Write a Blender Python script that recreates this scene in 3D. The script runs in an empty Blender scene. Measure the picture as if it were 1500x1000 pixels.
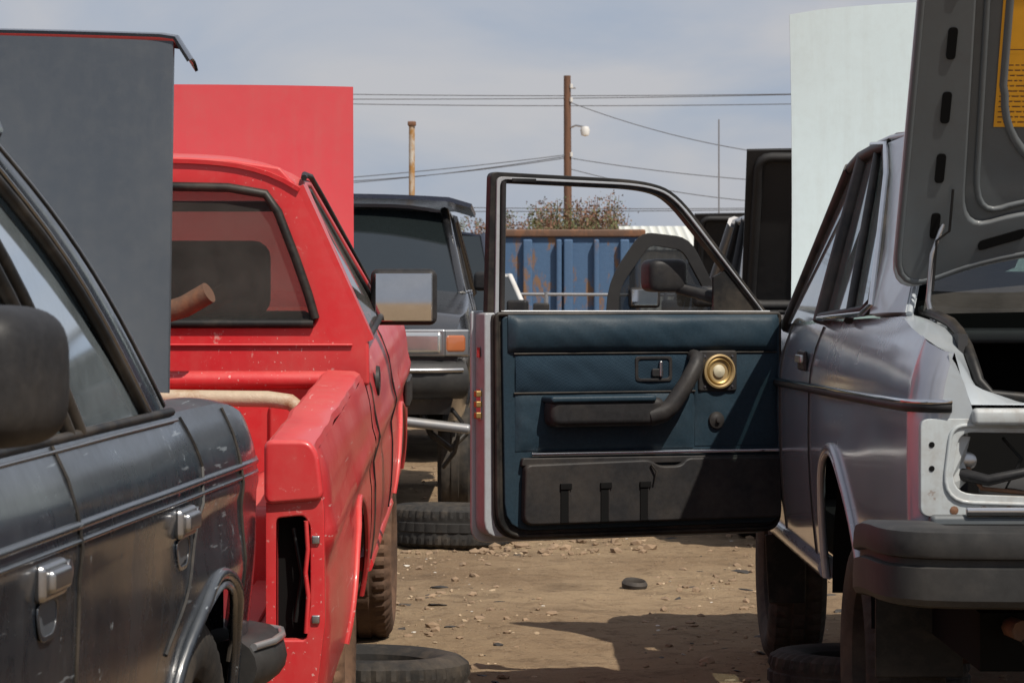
import bpy, math, random
from mathutils import Vector, Matrix, noise
random.seed(7)
SC=bpy.context.scene
COL=SC.collection
XF=[Matrix.Identity(4)]
PAR=[None]

# ------------------------------------------------------------------ helpers
def group(name,loc):
    e=bpy.data.objects.new(name,None); e.empty_display_size=.2
    e.location=loc; COL.objects.link(e); PAR[0]=e
    return e
def mesh(name,verts,faces,mat,smooth=False,bevel=0,solid=0,seg=2,sharp=None):
    m=bpy.data.meshes.new(name)
    M=XF[0]
    m.from_pydata([tuple(M@Vector(v)) for v in verts],[],faces)
    m.update()
    o=bpy.data.objects.new(name,m); COL.objects.link(o)
    if mat: m.materials.append(mat)
    if smooth:
        for p in m.polygons: p.use_smooth=True
        if sharp: m.set_sharp_from_angle(angle=math.radians(sharp))
    if PAR[0] is not None:
        o.parent=PAR[0]; o.matrix_parent_inverse=Matrix.Translation(-PAR[0].location)
    if solid:
        s=o.modifiers.new('s','SOLIDIFY'); s.thickness=solid; s.offset=0
        es=o.modifiers.new('e','EDGE_SPLIT'); es.split_angle=math.radians(35)
    if bevel:
        b=o.modifiers.new('b','BEVEL'); b.width=bevel; b.segments=seg; b.limit_method='ANGLE'; b.angle_limit=.6
        for p in m.polygons: p.use_smooth=True
        w=o.modifiers.new('w','WEIGHTED_NORMAL'); w.keep_sharp=True
    return o
def grid(name,us,vs,f,mat,smooth=True,solid=0,sharp=None):
    V=[f(u,v) for u in us for v in vs]; n=len(vs)
    F=[(i*n+j,i*n+j+1,(i+1)*n+j+1,(i+1)*n+j) for i in range(len(us)-1) for j in range(n-1)]
    return mesh(name,V,F,mat,smooth=smooth,solid=solid,sharp=sharp)
def lin(a,b,n): return [a+(b-a)*i/(n-1) for i in range(n)]
def box(name,c,s,mat,bevel=.006,rz=0,rx=0,ry=0,seg=2):
    R=Matrix.Rotation(rz,3,'Z')@Matrix.Rotation(ry,3,'Y')@Matrix.Rotation(rx,3,'X')
    V=[]
    for x in(-.5,.5):
        for y in(-.5,.5):
            for z in(-.5,.5):
                V.append(Vector(c)+R@Vector((x*s[0],y*s[1],z*s[2])))
    F=[(0,1,3,2),(4,6,7,5),(0,4,5,1),(2,3,7,6),(0,2,6,4),(1,5,7,3)]
    return mesh(name,V,F,mat,bevel=bevel,seg=seg)
def shell(name,c,s,mat,rz=0,e=.32,ry=0):
    R=Matrix.Rotation(rz,3,'Z')@Matrix.Rotation(ry,3,'Y')
    def sp(v,p): return math.copysign(abs(v)**p,v)
    V=[];us=lin(-math.pi/2,math.pi/2,21);vs=lin(-math.pi,math.pi,41)
    for u in us:
        for v in vs:
            q=Vector((sp(math.cos(u),e)*sp(math.cos(v),e)*s[0]/2,sp(math.cos(u),e)*sp(math.sin(v),e)*s[1]/2,sp(math.sin(u),e)*s[2]/2))
            V.append(Vector(c)+R@q)
    n=len(vs)
    F=[(i*n+j,i*n+j+1,(i+1)*n+j+1,(i+1)*n+j) for i in range(len(us)-1) for j in range(n-1)]
    return mesh(name,V,F,mat,smooth=True)
def tube(name,pts,r,mat,closed=False,seg=8,flat=1.0):
    P=[Vector(p) for p in pts]; n=len(P); V=[];F=[]
    prev=None
    for i,p in enumerate(P):
        a=P[(i-1)%n] if (closed or i>0) else p
        b=P[(i+1)%n] if (closed or i<n-1) else p
        t=(b-a).normalized()
        if prev is None:
            ref=Vector((0,0,1)) if abs(t.z)<.9 else Vector((1,0,0))
            nn=(ref-t*ref.dot(t)).normalized()
        else:
            nn=(prev-t*prev.dot(t)).normalized()
        prev=nn; bb=t.cross(nn)
        rr=r(i/(n-1)) if callable(r) else r
        for k in range(seg):
            an=2*math.pi*k/seg
            V.append(p+nn*math.cos(an)*rr+bb*math.sin(an)*rr*flat)
    m=n if closed else n-1
    for i in range(m):
        for k in range(seg):
            j=(i+1)%n
            F.append((i*seg+k,i*seg+(k+1)%seg,j*seg+(k+1)%seg,j*seg+k))
    if not closed:
        F.append(tuple(range(seg))[::-1]); F.append(tuple((n-1)*seg+k for k in range(seg)))
    return mesh(name,V,F,mat,smooth=True,sharp=60)
def plate(name,pts,off,mat,bevel=.004):
    P=[Vector(p) for p in pts]; n=len(P); off=Vector(off)
    V=P+[p+off for p in P]
    F=[tuple(range(n)),tuple(range(2*n-1,n-1,-1))]+[(i,n+i,n+(i+1)%n,(i+1)%n) for i in range(n)]
    return mesh(name,V,F,mat,bevel=bevel)
def ring(name,outer,inner,off,mat,bevel=.003):
    n=len(outer); off=Vector(off)
    A=[Vector(p) for p in outer]; B=[Vector(p) for p in inner]
    V=A+B+[p+off for p in A]+[p+off for p in B]; F=[]
    for i in range(n):
        j=(i+1)%n
        F+=[(i,j,n+j,n+i),(2*n+i,3*n+i,3*n+j,2*n+j),(i,2*n+i,2*n+j,j),(n+i,n+j,3*n+j,3*n+i)]
    return mesh(name,V,F,mat,bevel=bevel)
def rpoly(pts,r,seg=4):
    out=[];n=len(pts)
    rs=r if isinstance(r,(list,tuple)) else [r]*n
    for i in range(n):
        p=Vector(pts[i]);a=Vector(pts[i-1]);b=Vector(pts[(i+1)%n]);rr=rs[i]
        da=(a-p);db=(b-p);ra=min(rr,da.length*.45);rb=min(rr,db.length*.45)
        s=p+da.normalized()*ra;e=p+db.normalized()*rb
        for k in range(seg+1):
            t=k/seg
            out.append(tuple(s*(1-t)**2+p*2*t*(1-t)+e*t*t))
    return out
def lathe(name,prof,o,ax,mat,seg=40,smooth=True,mod=None,sharp=40):
    ax=Vector(ax).normalized(); ref=Vector((0,0,1)) if abs(ax.z)<.9 else Vector((1,0,0))
    a=(ref-ax*ref.dot(ax)).normalized(); b=ax.cross(a); o=Vector(o); V=[];F=[];n=len(prof)
    for k in range(seg):
        t=2*math.pi*k/seg; d=a*math.cos(t)+b*math.sin(t)
        for i,(r,h) in enumerate(prof): V.append(o+d*(r+(mod(k,i) if mod else 0))+ax*h)
    for k in range(seg):
        j=(k+1)%seg
        for i in range(n-1): F.append((k*n+i,k*n+i+1,j*n+i+1,j*n+i))
    return mesh(name,V,F,mat,smooth=smooth,sharp=sharp)
def lerp(tab,x):
    if x<=tab[0][0]: return tab[0][1]
    for (a,va),(b,vb) in zip(tab,tab[1:]):
        if x<=b:
            t=(x-a)/(b-a); return va+(vb-va)*t
    return tab[-1][1]

# ------------------------------------------------------------------ materials
def base(name):
    m=bpy.data.materials.new(name); m.use_nodes=True
    nt=m.node_tree; b=nt.nodes['Principled BSDF']
    return m,nt,b
def N(nt,t,**k):
    n=nt.nodes.new(t)
    for a,v in k.items():
        if a in n.inputs: n.inputs[a].default_value=v
        else: setattr(n,a,v)
    return n
def noise_n(nt,scale,detail=5,rough=.6,vec=None,stretch=None):
    n=N(nt,'ShaderNodeTexNoise'); n.inputs['Scale'].default_value=scale; n.inputs['Detail'].default_value=detail; n.inputs['Roughness'].default_value=rough
    tc=N(nt,'ShaderNodeTexCoord')
    if stretch:
        mp=N(nt,'ShaderNodeMapping'); mp.inputs['Scale'].default_value=stretch
        nt.links.new(tc.outputs['Object'],mp.inputs['Vector']); nt.links.new(mp.outputs[0],n.inputs['Vector'])
    else: nt.links.new(tc.outputs['Object'],n.inputs['Vector'])
    return n
def ramp(nt,src,a,b,ca=(0,0,0,1),cb=(1,1,1,1)):
    r=N(nt,'ShaderNodeValToRGB'); r.color_ramp.elements[0].position=a; r.color_ramp.elements[1].position=b
    r.color_ramp.elements[0].color=ca; r.color_ramp.elements[1].color=cb
    nt.links.new(src,r.inputs[0]); return r
def mixc(nt,fac,a,b):
    m=N(nt,'ShaderNodeMix'); m.data_type='RGBA'
    for s,i in ((fac,0),(a,6),(b,7)):
        if isinstance(s,(int,float)): m.inputs[i].default_value=s
        elif isinstance(s,tuple): m.inputs[i].default_value=s if len(s)==4 else s+(1,)
        else: nt.links.new(s,m.inputs[i])
    return m.outputs[2]
def math_n(nt,op,a,b=None,clamp=False):
    m=N(nt,'ShaderNodeMath'); m.operation=op; m.use_clamp=clamp
    for i,s in enumerate((a,b)):
        if s is None: continue
        if isinstance(s,(int,float)): m.inputs[i].default_value=s
        else: nt.links.new(s,m.inputs[i])
    return m.outputs[0]
def paint(name,col,rough=.28,dirt=.4,dirtcol=(.30,.25,.19),metal=0,coat=.6,up=.35,bump=.02,streak=.0,chips=0,chipcol=(.5,.4,.38),scr=0):
    m,nt,b=base(name)
    n1=noise_n(nt,2.3,8,.65); r1=ramp(nt,n1.outputs[0],.42,.78)
    n2=noise_n(nt,38,5,.7); r2=ramp(nt,n2.outputs[0],.45,.75)
    f=math_n(nt,'MULTIPLY',r1.outputs[0],dirt)
    f2=math_n(nt,'MULTIPLY',r2.outputs[0],dirt*.45)
    f=math_n(nt,'ADD',f,f2)
    if streak:
        n3=noise_n(nt,1.0,6,.7,stretch=(14,14,1.2)); r3=ramp(nt,n3.outputs[0],.48,.75)
        f=math_n(nt,'ADD',f,math_n(nt,'MULTIPLY',r3.outputs[0],streak))
    g=N(nt,'ShaderNodeNewGeometry'); sx=N(nt,'ShaderNodeSeparateXYZ'); nt.links.new(g.outputs['Normal'],sx.inputs[0])
    u=math_n(nt,'MULTIPLY',math_n(nt,'MAXIMUM',sx.outputs[2],0.0),up)
    u=math_n(nt,'MULTIPLY',u,math_n(nt,'ADD',n1.outputs[0],.2))
    f=math_n(nt,'ADD',f,u,True)
    c=mixc(nt,f,col,dirtcol)
    if chips:
        n4=noise_n(nt,21,6,.75); r4=ramp(nt,n4.outputs[0],.62,.66)
        n5=noise_n(nt,3.1,2,.5); r5=ramp(nt,n5.outputs[0],.48,.6)
        c=mixc(nt,math_n(nt,'MULTIPLY',math_n(nt,'MULTIPLY',r4.outputs[0],r5.outputs[0]),chips),c,chipcol)
    if scr:
        n6=noise_n(nt,1,3,.5,stretch=(90,3,90)); r6=ramp(nt,n6.outputs[0],.66,.69)
        n7=noise_n(nt,1.7,2,.5); r7=ramp(nt,n7.outputs[0],.5,.58)
        c=mixc(nt,math_n(nt,'MULTIPLY',math_n(nt,'MULTIPLY',r6.outputs[0],r7.outputs[0]),scr),c,chipcol)
    nt.links.new(c,b.inputs['Base Color'])
    rr=math_n(nt,'ADD',math_n(nt,'MULTIPLY',f,.55),rough,True); nt.links.new(rr,b.inputs['Roughness'])
    b.inputs['Metallic'].default_value=metal
    b.inputs['Coat Roughness'].default_value=.12
    nt.links.new(math_n(nt,'MULTIPLY',math_n(nt,'SUBTRACT',1.0,f,True),coat),b.inputs['Coat Weight'])
    nb=noise_n(nt,3.5,3,.5); bp=N(nt,'ShaderNodeBump'); bp.inputs['Strength'].default_value=1; bp.inputs['Distance'].default_value=bump*.3
    nt.links.new(nb.outputs[0],bp.inputs['Height']); nt.links.new(bp.outputs[0],b.inputs['Normal'])
    return m
def rubber(name,col,rough=.6,var=.5,scale=30,bump=.3,dist=.002,dust=(.25,.2,.15),dustamt=.25,metal=0,spec=.3):
    m,nt,b=base(name)
    n=noise_n(nt,scale,6,.7); c=mixc(nt,math_n(nt,'MULTIPLY',ramp(nt,n.outputs[0],.35,.75).outputs[0],var),col,tuple(x*1.8 for x in col))
    n2=noise_n(nt,4,6,.7); c=mixc(nt,math_n(nt,'MULTIPLY',ramp(nt,n2.outputs[0],.45,.75).outputs[0],dustamt),c,dust)
    nt.links.new(c,b.inputs['Base Color']); b.inputs['Roughness'].default_value=rough; b.inputs['Metallic'].default_value=metal
    b.inputs['Specular IOR Level'].default_value=spec
    bp=N(nt,'ShaderNodeBump'); bp.inputs['Strength'].default_value=bump; bp.inputs['Distance'].default_value=dist
    nt.links.new(n.outputs[0],bp.inputs['Height']); nt.links.new(bp.outputs[0],b.inputs['Normal'])
    return m
def glass(name,tint=(.35,.42,.42),refl=1.0,dust=.12,rough=.03,dc=(.35,.33,.3)):
    m,nt,b=base(name); out=nt.nodes['Material Output']
    nt.nodes.remove(b)
    tr=N(nt,'ShaderNodeBsdfTransparent'); tr.inputs[0].default_value=tint+(1,)
    gl=N(nt,'ShaderNodeBsdfGlossy'); gl.inputs['Roughness'].default_value=rough; gl.inputs[0].default_value=(.9,.95,1,1)
    df=N(nt,'ShaderNodeBsdfDiffuse'); df.inputs[0].default_value=dc+(1,)
    lw=N(nt,'ShaderNodeFresnel'); lw.inputs[0].default_value=1.5
    mx=N(nt,'ShaderNodeMixShader'); nt.links.new(math_n(nt,'ADD',math_n(nt,'MULTIPLY',lw.outputs[0],refl),.03,True),mx.inputs[0]); nt.links.new(tr.outputs[0],mx.inputs[1]); nt.links.new(gl.outputs[0],mx.inputs[2])
    n=noise_n(nt,5,7,.7); m2=N(nt,'ShaderNodeMixShader')
    nt.links.new(math_n(nt,'MULTIPLY',n.outputs[0],dust*1.6,True),m2.inputs[0]); nt.links.new(mx.outputs[0],m2.inputs[1]); nt.links.new(df.outputs[0],m2.inputs[2])
    nt.links.new(m2.outputs[0],out.inputs[0]); return m
def plain(name,col,rough=.5,metal=0,coat=0,spec=.5):
    m,nt,b=base(name); n=noise_n(nt,25,5,.7)
    c=mixc(nt,math_n(nt,'MULTIPLY',n.outputs[0],.5),col,tuple(x*.55 for x in col)); nt.links.new(c,b.inputs['Base Color'])
    b.inputs['Roughness'].default_value=rough; b.inputs['Metallic'].default_value=metal; b.inputs['Coat Weight'].default_value=coat; b.inputs['Specular IOR Level'].default_value=spec
    return m
def rusty(name,col,rust=(.22,.09,.04),a=.5,bb=.6,rough=.7,scale=3,stretch=(1,1,.5),metal=0):
    m,nt,b=base(name); n=noise_n(nt,scale,8,.7,stretch=stretch); r=ramp(nt,n.outputs[0],a,bb)
    n2=noise_n(nt,scale*6,6,.7); c0=mixc(nt,math_n(nt,'MULTIPLY',n2.outputs[0],.6),col,tuple(x*.6 for x in col))
    c=mixc(nt,r.outputs[0],c0,rust); nt.links.new(c,b.inputs['Base Color']); b.inputs['Roughness'].default_value=rough; b.inputs['Metallic'].default_value=metal
    bp=N(nt,'ShaderNodeBump'); bp.inputs['Strength'].default_value=.4; bp.inputs['Distance'].default_value=.01
    nt.links.new(n2.outputs[0],bp.inputs['Height']); nt.links.new(bp.outputs[0],b.inputs['Normal'])
    return m

M_silver=paint('silver_paint',(.40,.45,.49),.28,.3,(.3,.27,.23),metal=.2,coat=.7,up=.25)
M_silverside=paint('silver_side_paint',(.37,.39,.445),.2,.15,(.25,.22,.2),metal=.25,coat=1,up=.2)
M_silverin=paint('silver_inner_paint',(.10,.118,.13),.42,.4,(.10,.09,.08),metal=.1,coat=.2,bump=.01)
M_jamb=paint('jamb_paint',(.34,.37,.40),.4,.5,(.16,.13,.11),coat=.3)
M_tail=paint('pale_sheet_metal_paint',(.46,.51,.53),.4,.6,(.20,.15,.11),coat=.3,up=.2,chips=.5,chipcol=(.16,.08,.04),streak=.2)
M_hoodw=paint('pale_hood_paint',(.52,.60,.61),.5,.3,(.36,.38,.36),coat=.1,up=.2,streak=.25,bump=.012)
M_red=paint('red_paint',(.55,.020,.026),.36,.26,(.45,.15,.12),coat=.4,up=.32,chips=.8,chipcol=(.6,.32,.29),scr=.9,streak=.12)
M_redhood=paint('faded_red_paint',(.66,.055,.07),.6,.35,(.54,.14,.13),coat=.05,up=.2,bump=.008,streak=.25)
M_navy=paint('dark_blue_paint',(.009,.014,.022),.2,.30,(.075,.082,.09),coat=.9,up=.5,streak=.2,chips=.9,chipcol=(.34,.38,.41),scr=.5)
M_navylid=paint('dark_blue_lid_paint',(.055,.066,.082),.45,.4,(.11,.115,.12),coat=.25,metal=.15,up=.2,bump=.006,streak=.15)
M_black=paint('black_paint',(.007,.008,.010),.2,.22,(.06,.053,.045),coat=.8,up=.12)
M_under=paint('hood_underside',(.006,.006,.007),.6,.3,(.03,.027,.024),coat=0,up=.1)
M_bluecar=paint('midnight_blue_paint',(.010,.017,.038),.2,.25,(.08,.08,.08),coat=.9,up=.15)
M_white=paint('white_paint',(.65,.65,.63),.35,.3)
M_grey=paint('grey_paint',(.22,.23,.25),.3,.3,metal=.3)
M_maroon=paint('maroon_paint',(.2,.02,.03),.3,.3)
M_plastic=rubber('black_plastic',(.017,.017,.018),.5,.7,60,.35,.0012,dustamt=.12,spec=.2)
M_bump=rubber('bumper_rubber',(.022,.022,.022),.55,.5,40,.25,.0012,(.10,.09,.08),dustamt=.4,spec=.3)
M_seal=rubber('rubber_seal',(.008,.008,.008),.5,.4,50,.2)
M_wire=rubber('wire',(.06,.06,.065),.7,.1)
M_tire=rubber('tire_rubber',(.017,.016,.015),.8,.6,25,.5,.004,(.16,.125,.09),.5)
M_tiredust=rubber('dusty_tire_rubber',(.07,.042,.028),.85,.6,20,.6,.005,(.24,.135,.08),1.0)
M_vinyl=rubber('blue_vinyl',(.0145,.029,.042),.45,.5,130,.4,.0014,(.08,.09,.09),.14,spec=.2)
M_dark=plain('dark_void',(.008,.008,.008),.9,spec=.1)
M_int=plain('dark_interior',(.03,.03,.032),.8)
M_beige=plain('grey_upholstery',(.10,.095,.085),.9)
M_chrome=plain('chrome',(.75,.75,.76),.12,1)
M_chromed=plain('worn_chrome',(.5,.5,.5),.32,1)
M_gold=plain('speaker_gold',(.42,.30,.14),.45,.3)
M_cone=plain('speaker_cone',(.55,.50,.36),.5)
M_brass=plain('latch_brass',(.4,.27,.1),.45,.7)
M_glass=glass('car_glass')
M_clear=glass('clear_glass',(.45,.53,.49),1.1,.12)
M_dustsheen=glass('dust_sheen_glass',(.40,.48,.50),1.2,.36,.06,(.22,.26,.28))  # dust share raised, grey-blue: reflected light painted into the side glass
M_dglass=glass('dark_glass',(.12,.15,.16),1.4,.16)
M_bgglass=plain('window_glass_dark',(.012,.016,.017),.06,0,.6,.4)
M_mirror=plain('mirror_glass',(.62,.62,.62),.03,1)
M_rust=rusty('rusty_steel',(.12,.065,.04),(.19,.085,.04))
M_rim=rusty('dusty_rim',(.16,.10,.07),(.2,.1,.06),scale=6)
M_pipe=rusty('tan_pipe_paint',(.48,.38,.27),(.3,.16,.08),.54,.64,.5,5,(1,1,1))
M_lens=plain('headlight_lens',(.72,.72,.70),.12,.8,1)
M_amber=plain('amber_lens',(.42,.13,.05),.15,0,1)
M_redl=plain('red_lens',(.35,.01,.01),.15,0,1)
M_yellow=plain('yellow_label',(.80,.38,.02),.5)
M_ink=plain('label_ink',(.12,.05,.02),.6)
M_fabric,nt,b=base('blue_fabric')
tc=N(nt,'ShaderNodeTexCoord'); ck=N(nt,'ShaderNodeTexChecker'); ck.inputs['Scale'].default_value=210
nt.links.new(tc.outputs['Object'],ck.inputs[0]); ck.inputs[1].default_value=(.013,.026,.040,1); ck.inputs[2].default_value=(.020,.037,.054,1)
nt.links.new(ck.outputs[0],b.inputs['Base Color']); b.inputs['Roughness'].default_value=.9; b.inputs['Specular IOR Level'].default_value=.1

# ------------------------------------------------------------------ world / sun / camera
dirv=Vector((-.43,.56,-1)).normalized(); sv=-dirv
elev=math.asin(sv.z); az=math.atan2(sv.x,sv.y)
w=bpy.data.worlds.new('World'); SC.world=w; w.use_nodes=True; nt=w.node_tree
bg=nt.nodes['Background']
sky=N(nt,'ShaderNodeTexSky'); sky.sky_type='NISHITA'; sky.sun_disc=False; sky.sun_elevation=elev; sky.sun_rotation=az
sky.dust_density=1.5; sky.air_density=1.0; sky.ozone_density=2
tc=N(nt,'ShaderNodeTexCoord'); mp=N(nt,'ShaderNodeMapping'); mp.inputs['Scale'].default_value=(1,1,2.6); mp.inputs['Location'].default_value=(.62,.1,.15)
nt.links.new(tc.outputs['Generated'],mp.inputs[0])
nz=N(nt,'ShaderNodeTexNoise'); nz.inputs['Scale'].default_value=6.5; nz.inputs['Detail'].default_value=9; nz.inputs['Roughness'].default_value=.5; nz.inputs['Distortion'].default_value=.5
nt.links.new(mp.outputs[0],nz.inputs['Vector'])
rp=ramp(nt,nz.outputs[0],.38,.62)
cl=mixc(nt,rp.outputs[0],(4.6,5.25,6.5,1),(6.5,6.45,6.8,1))
c=mixc(nt,.86,sky.outputs[0],cl)
nt.links.new(c,bg.inputs[0]); bg.inputs[1].default_value=.084
L=bpy.data.lights.new('sun','SUN'); L.energy=5.0; L.angle=math.radians(.5); L.color=(1,.93,.83)
lo=bpy.data.objects.new('sun',L); COL.objects.link(lo); lo.rotation_euler=dirv.to_track_quat('-Z','Y').to_euler(); lo.location=(5,-5,12)
cam=bpy.data.cameras.new('camera'); co=bpy.data.objects.new('camera',cam); COL.objects.link(co)
co.location=(0,0,1.2); co.rotation_euler=(math.pi/2,0,0); cam.lens=96; cam.sensor_width=36; cam.shift_y=-.04; cam.clip_end=3000; cam.clip_start=.1
cam.dof.use_dof=True; cam.dof.focus_distance=7.6; cam.dof.aperture_fstop=22
SC.camera=co
SC.view_settings.view_transform='Standard'; SC.view_settings.look='None'; SC.view_settings.exposure=0

# ------------------------------------------------------------------ ground
def gh(x,y):
    if y<3 or y>60 or abs(x)>14: return 0
    return (noise.fractal(Vector((x*.9,y*.9,0)),1,2,4)*.014+noise.fractal(Vector((x*7,y*7,3)),1,2,3)*.009)
xs=[-900,-300,-80,-30,-14]+lin(-8,-3.1,12)+lin(-3,3,190)+lin(3.2,9,20)+[14,30,80,300,900]
ys=[-300,-60,-10,0,3]+lin(5,7.9,12)+lin(8,18,280)+lin(18.3,40,60)+[60,90,150,300,700,1500]
mG,nt,b=base('dirt')
n1=noise_n(nt,.7,9,.65); n2=noise_n(nt,9,8,.7); n3=noise_n(nt,70,6,.8); n4=noise_n(nt,1.9,5,.65); n5=noise_n(nt,30,4,.8)
c=mixc(nt,ramp(nt,n1.outputs[0],.35,.65).outputs[0],(.245,.165,.098),(.40,.29,.178))
c=mixc(nt,math_n(nt,'MULTIPLY',ramp(nt,n2.outputs[0],.50,.66).outputs[0],.55),c,(.125,.082,.05))
c=mixc(nt,math_n(nt,'MULTIPLY',ramp(nt,n3.outputs[0],.54,.64).outputs[0],.45),c,(.50,.40,.27))
c=mixc(nt,math_n(nt,'MULTIPLY',ramp(nt,n4.outputs[0],.55,.69).outputs[0],.55),c,(.11,.074,.048))
c=mixc(nt,math_n(nt,'MULTIPLY',ramp(nt,n5.outputs[0],.62,.66).outputs[0],.7),c,(.06,.045,.032))
nt.links.new(c,b.inputs['Base Color']); b.inputs['Roughness'].default_value=.95; b.inputs['Specular IOR Level'].default_value=.15
bp=N(nt,'ShaderNodeBump'); bp.inputs['Strength'].default_value=1; bp.inputs['Distance'].default_value=.03
nt.links.new(math_n(nt,'ADD',n2.outputs[0],math_n(nt,'MULTIPLY',n3.outputs[0],.6)),bp.inputs['Height']); nt.links.new(bp.outputs[0],b.inputs['Normal'])
PAR[0]=None
grid('ground',xs,ys,lambda x,y:(x,y,gh(x,y)),mG)
def scatter(name,n,mat,smin,smax,flat,region,pw=4,el=1.3):
    V=[];F=[]
    ico=[(0,0,1),(.89,0,.45),(.28,.85,.45),(-.72,.53,.45),(-.72,-.53,.45),(.28,-.85,.45),(.72,.53,-.45),(-.28,.85,-.45),(-.89,0,-.45),(-.28,-.85,-.45),(.72,-.53,-.45),(0,0,-1)]
    fi=[(0,1,2),(0,2,3),(0,3,4),(0,4,5),(0,5,1),(1,6,2),(2,7,3),(3,8,4),(4,9,5),(5,10,1),(2,6,7),(3,7,8),(4,8,9),(5,9,10),(1,10,6),(11,7,6),(11,8,7),(11,9,8),(11,10,9),(11,6,10)]
    for i in range(n):
        x=random.uniform(*region[0]); y=region[1][0]+(region[1][1]-region[1][0])*random.random()**1.3
        if noise.noise(Vector((x*1.6,y*1.2,5)))<random.uniform(-.5,.35): continue
        s=smin+(smax-smin)*random.random()**pw; z=gh(x,y)+s*flat*.2
        R=Matrix.Rotation(random.uniform(0,6.28),3,'Z')@Matrix.Rotation(random.uniform(-.4,.4),3,'X'); k=len(V); sc=(random.uniform(.6,el),random.uniform(.5,1),flat*random.uniform(.5,1.2))
        for v in ico:
            q=Vector((v[0]*sc[0],v[1]*sc[1],v[2]*sc[2]))*s*random.uniform(.75,1.2); V.append(R@q+Vector((x,y,z)))
        F+=[tuple(a+k for a in f) for f in fi]
    return mesh(name,V,F,mat)
M_st=rubber('stone',(.20,.14,.09),.9,.9,7,.2,dust=(.11,.075,.05),dustamt=.6)
M_st1=rubber('pale_stone',(.33,.25,.165),.9,.6,7,.2,dust=(.2,.14,.09),dustamt=.5)
M_st2=rubber('pale_litter',(.5,.47,.42),.7,.3,6,.2)
M_st3=rubber('dark_debris',(.03,.027,.025),.7,.3,6,.2)
scatter('gravel',8000,M_st,.003,.032,.55,((-1.3,2.6),(8.1,20)),7)
scatter('pale_gravel',2600,M_st1,.003,.018,.55,((-1.3,2.6),(8.1,20)),5)
scatter('litter',260,M_st2,.003,.016,.3,((-1.2,2.4),(8.2,19)),2)
scatter('debris',600,M_st3,.005,.034,.3,((-1.2,2.4),(8.2,19)),4,2.2)
scatter('rubble',380,M_st,.01,.045,.6,((-1.2,1.4),(12.9,15.2)),2)

# ------------------------------------------------------------------ wheel
def tire_prof(R,wd,ri):
    h=wd/2
    return [(ri,-h*.8),(ri+.02,-h*.95),((R+ri)/2,-h*1.05),(R-.03,-h*.98),(R-.006,-h*.8),(R,-h*.5),(R-.007,-h*.35),(R-.007,-h*.25),(R,-h*.2),(R,h*.2),(R-.007,h*.25),(R-.007,h*.35),(R,h*.5),(R-.006,h*.8),(R-.03,h*.98),((R+ri)/2,h*1.05),(ri+.02,h*.95),(ri,h*.8),(ri-.005,0),(ri,-h*.8)]
def tmod(k,i):
    if i in(3,4,5): return -.009 if k%3==0 else 0
    if i in(12,13,14): return -.009 if (k+1)%3==0 else 0
    if i in(8,9): return -.006 if (k+2)%4==0 else 0
    return 0
def wheel(c,axis,R=.31,wd=.18,rim=None,tname='wheel_tire',tm=None,fine=True):
    if fine: lathe(tname,tire_prof(R,wd,R*.62),c,axis,tm or M_tire,seg=132,mod=tmod,sharp=30)
    else: lathe(tname,tire_prof(R,wd,R*.62),c,axis,tm or M_tire,seg=40)
    ri=R*.62
    lathe('wheel_rim',[(ri,-wd*.42),(ri-.012,-wd*.38),(ri-.02,-wd*.1),(ri*.75,wd*.1),(ri*.45,wd*.22),(ri*.3,wd*.3),(.0,wd*.3)],c,axis,rim or M_rim)
def flat_tire(name,x,y,R=.3,wd=.18,mat=None,tilt=(.02,.03)):
    PAR[0]=None
    return lathe(name,tire_prof(R,wd,R*.6),(x,y,wd/2+gh(x,y)-.004),(tilt[0],tilt[1],1),mat or M_tire,seg=132,mod=tmod,sharp=30)

def side(name,ys,nz,zb,zt,fx,mat):
    return grid(name,ys,lin(0,1,nz),lambda y,t:(fx(y,zb(y)+(zt(y)-zb(y))*t),y,zb(y)+(zt(y)-zb(y))*t),mat)
def stations(y0,y1,n,arches):
    s=set(round(v,4) for v in lin(y0,y1,n))
    for yc,r in arches:
        s={v for v in s if not (yc-r-.02<v<yc+r+.02)}
        for k in range(33): s.add(round(yc+r*math.cos(math.pi*k/32),4))
        s.add(round(yc-r-.0015,4)); s.add(round(yc+r+.0015,4))
    return sorted(v for v in s if y0<=v<=y1)
def archfn(basef,arches):
    def f(y):
        z=basef(y)
        for yc,zc,r in arches:
            if abs(y-yc)<=r+1e-5: z=max(z,zc+math.sqrt(max(0,r*r-(y-yc)**2)))
        return z
    return f
def arch_parts(yc,zc,r,fx,sgn,mat,zmin):
    pts=[]
    for k in range(25):
        a=math.pi*k/24; y=yc+r*math.cos(a); z=zc+r*math.sin(a)
        if z>=zmin: pts.append((fx(y,z)-sgn*(-.004),y,z))
    tube('arch_lip',pts,.008,mat,seg=6)
    grid('wheel_well',lin(0,math.pi,25),[0,.24],lambda a,d:(fx(yc,zc)-sgn*(d+.004),yc+(r+.002)*math.cos(a),zc+(r+.002)*math.sin(a)),M_dark)

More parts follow.
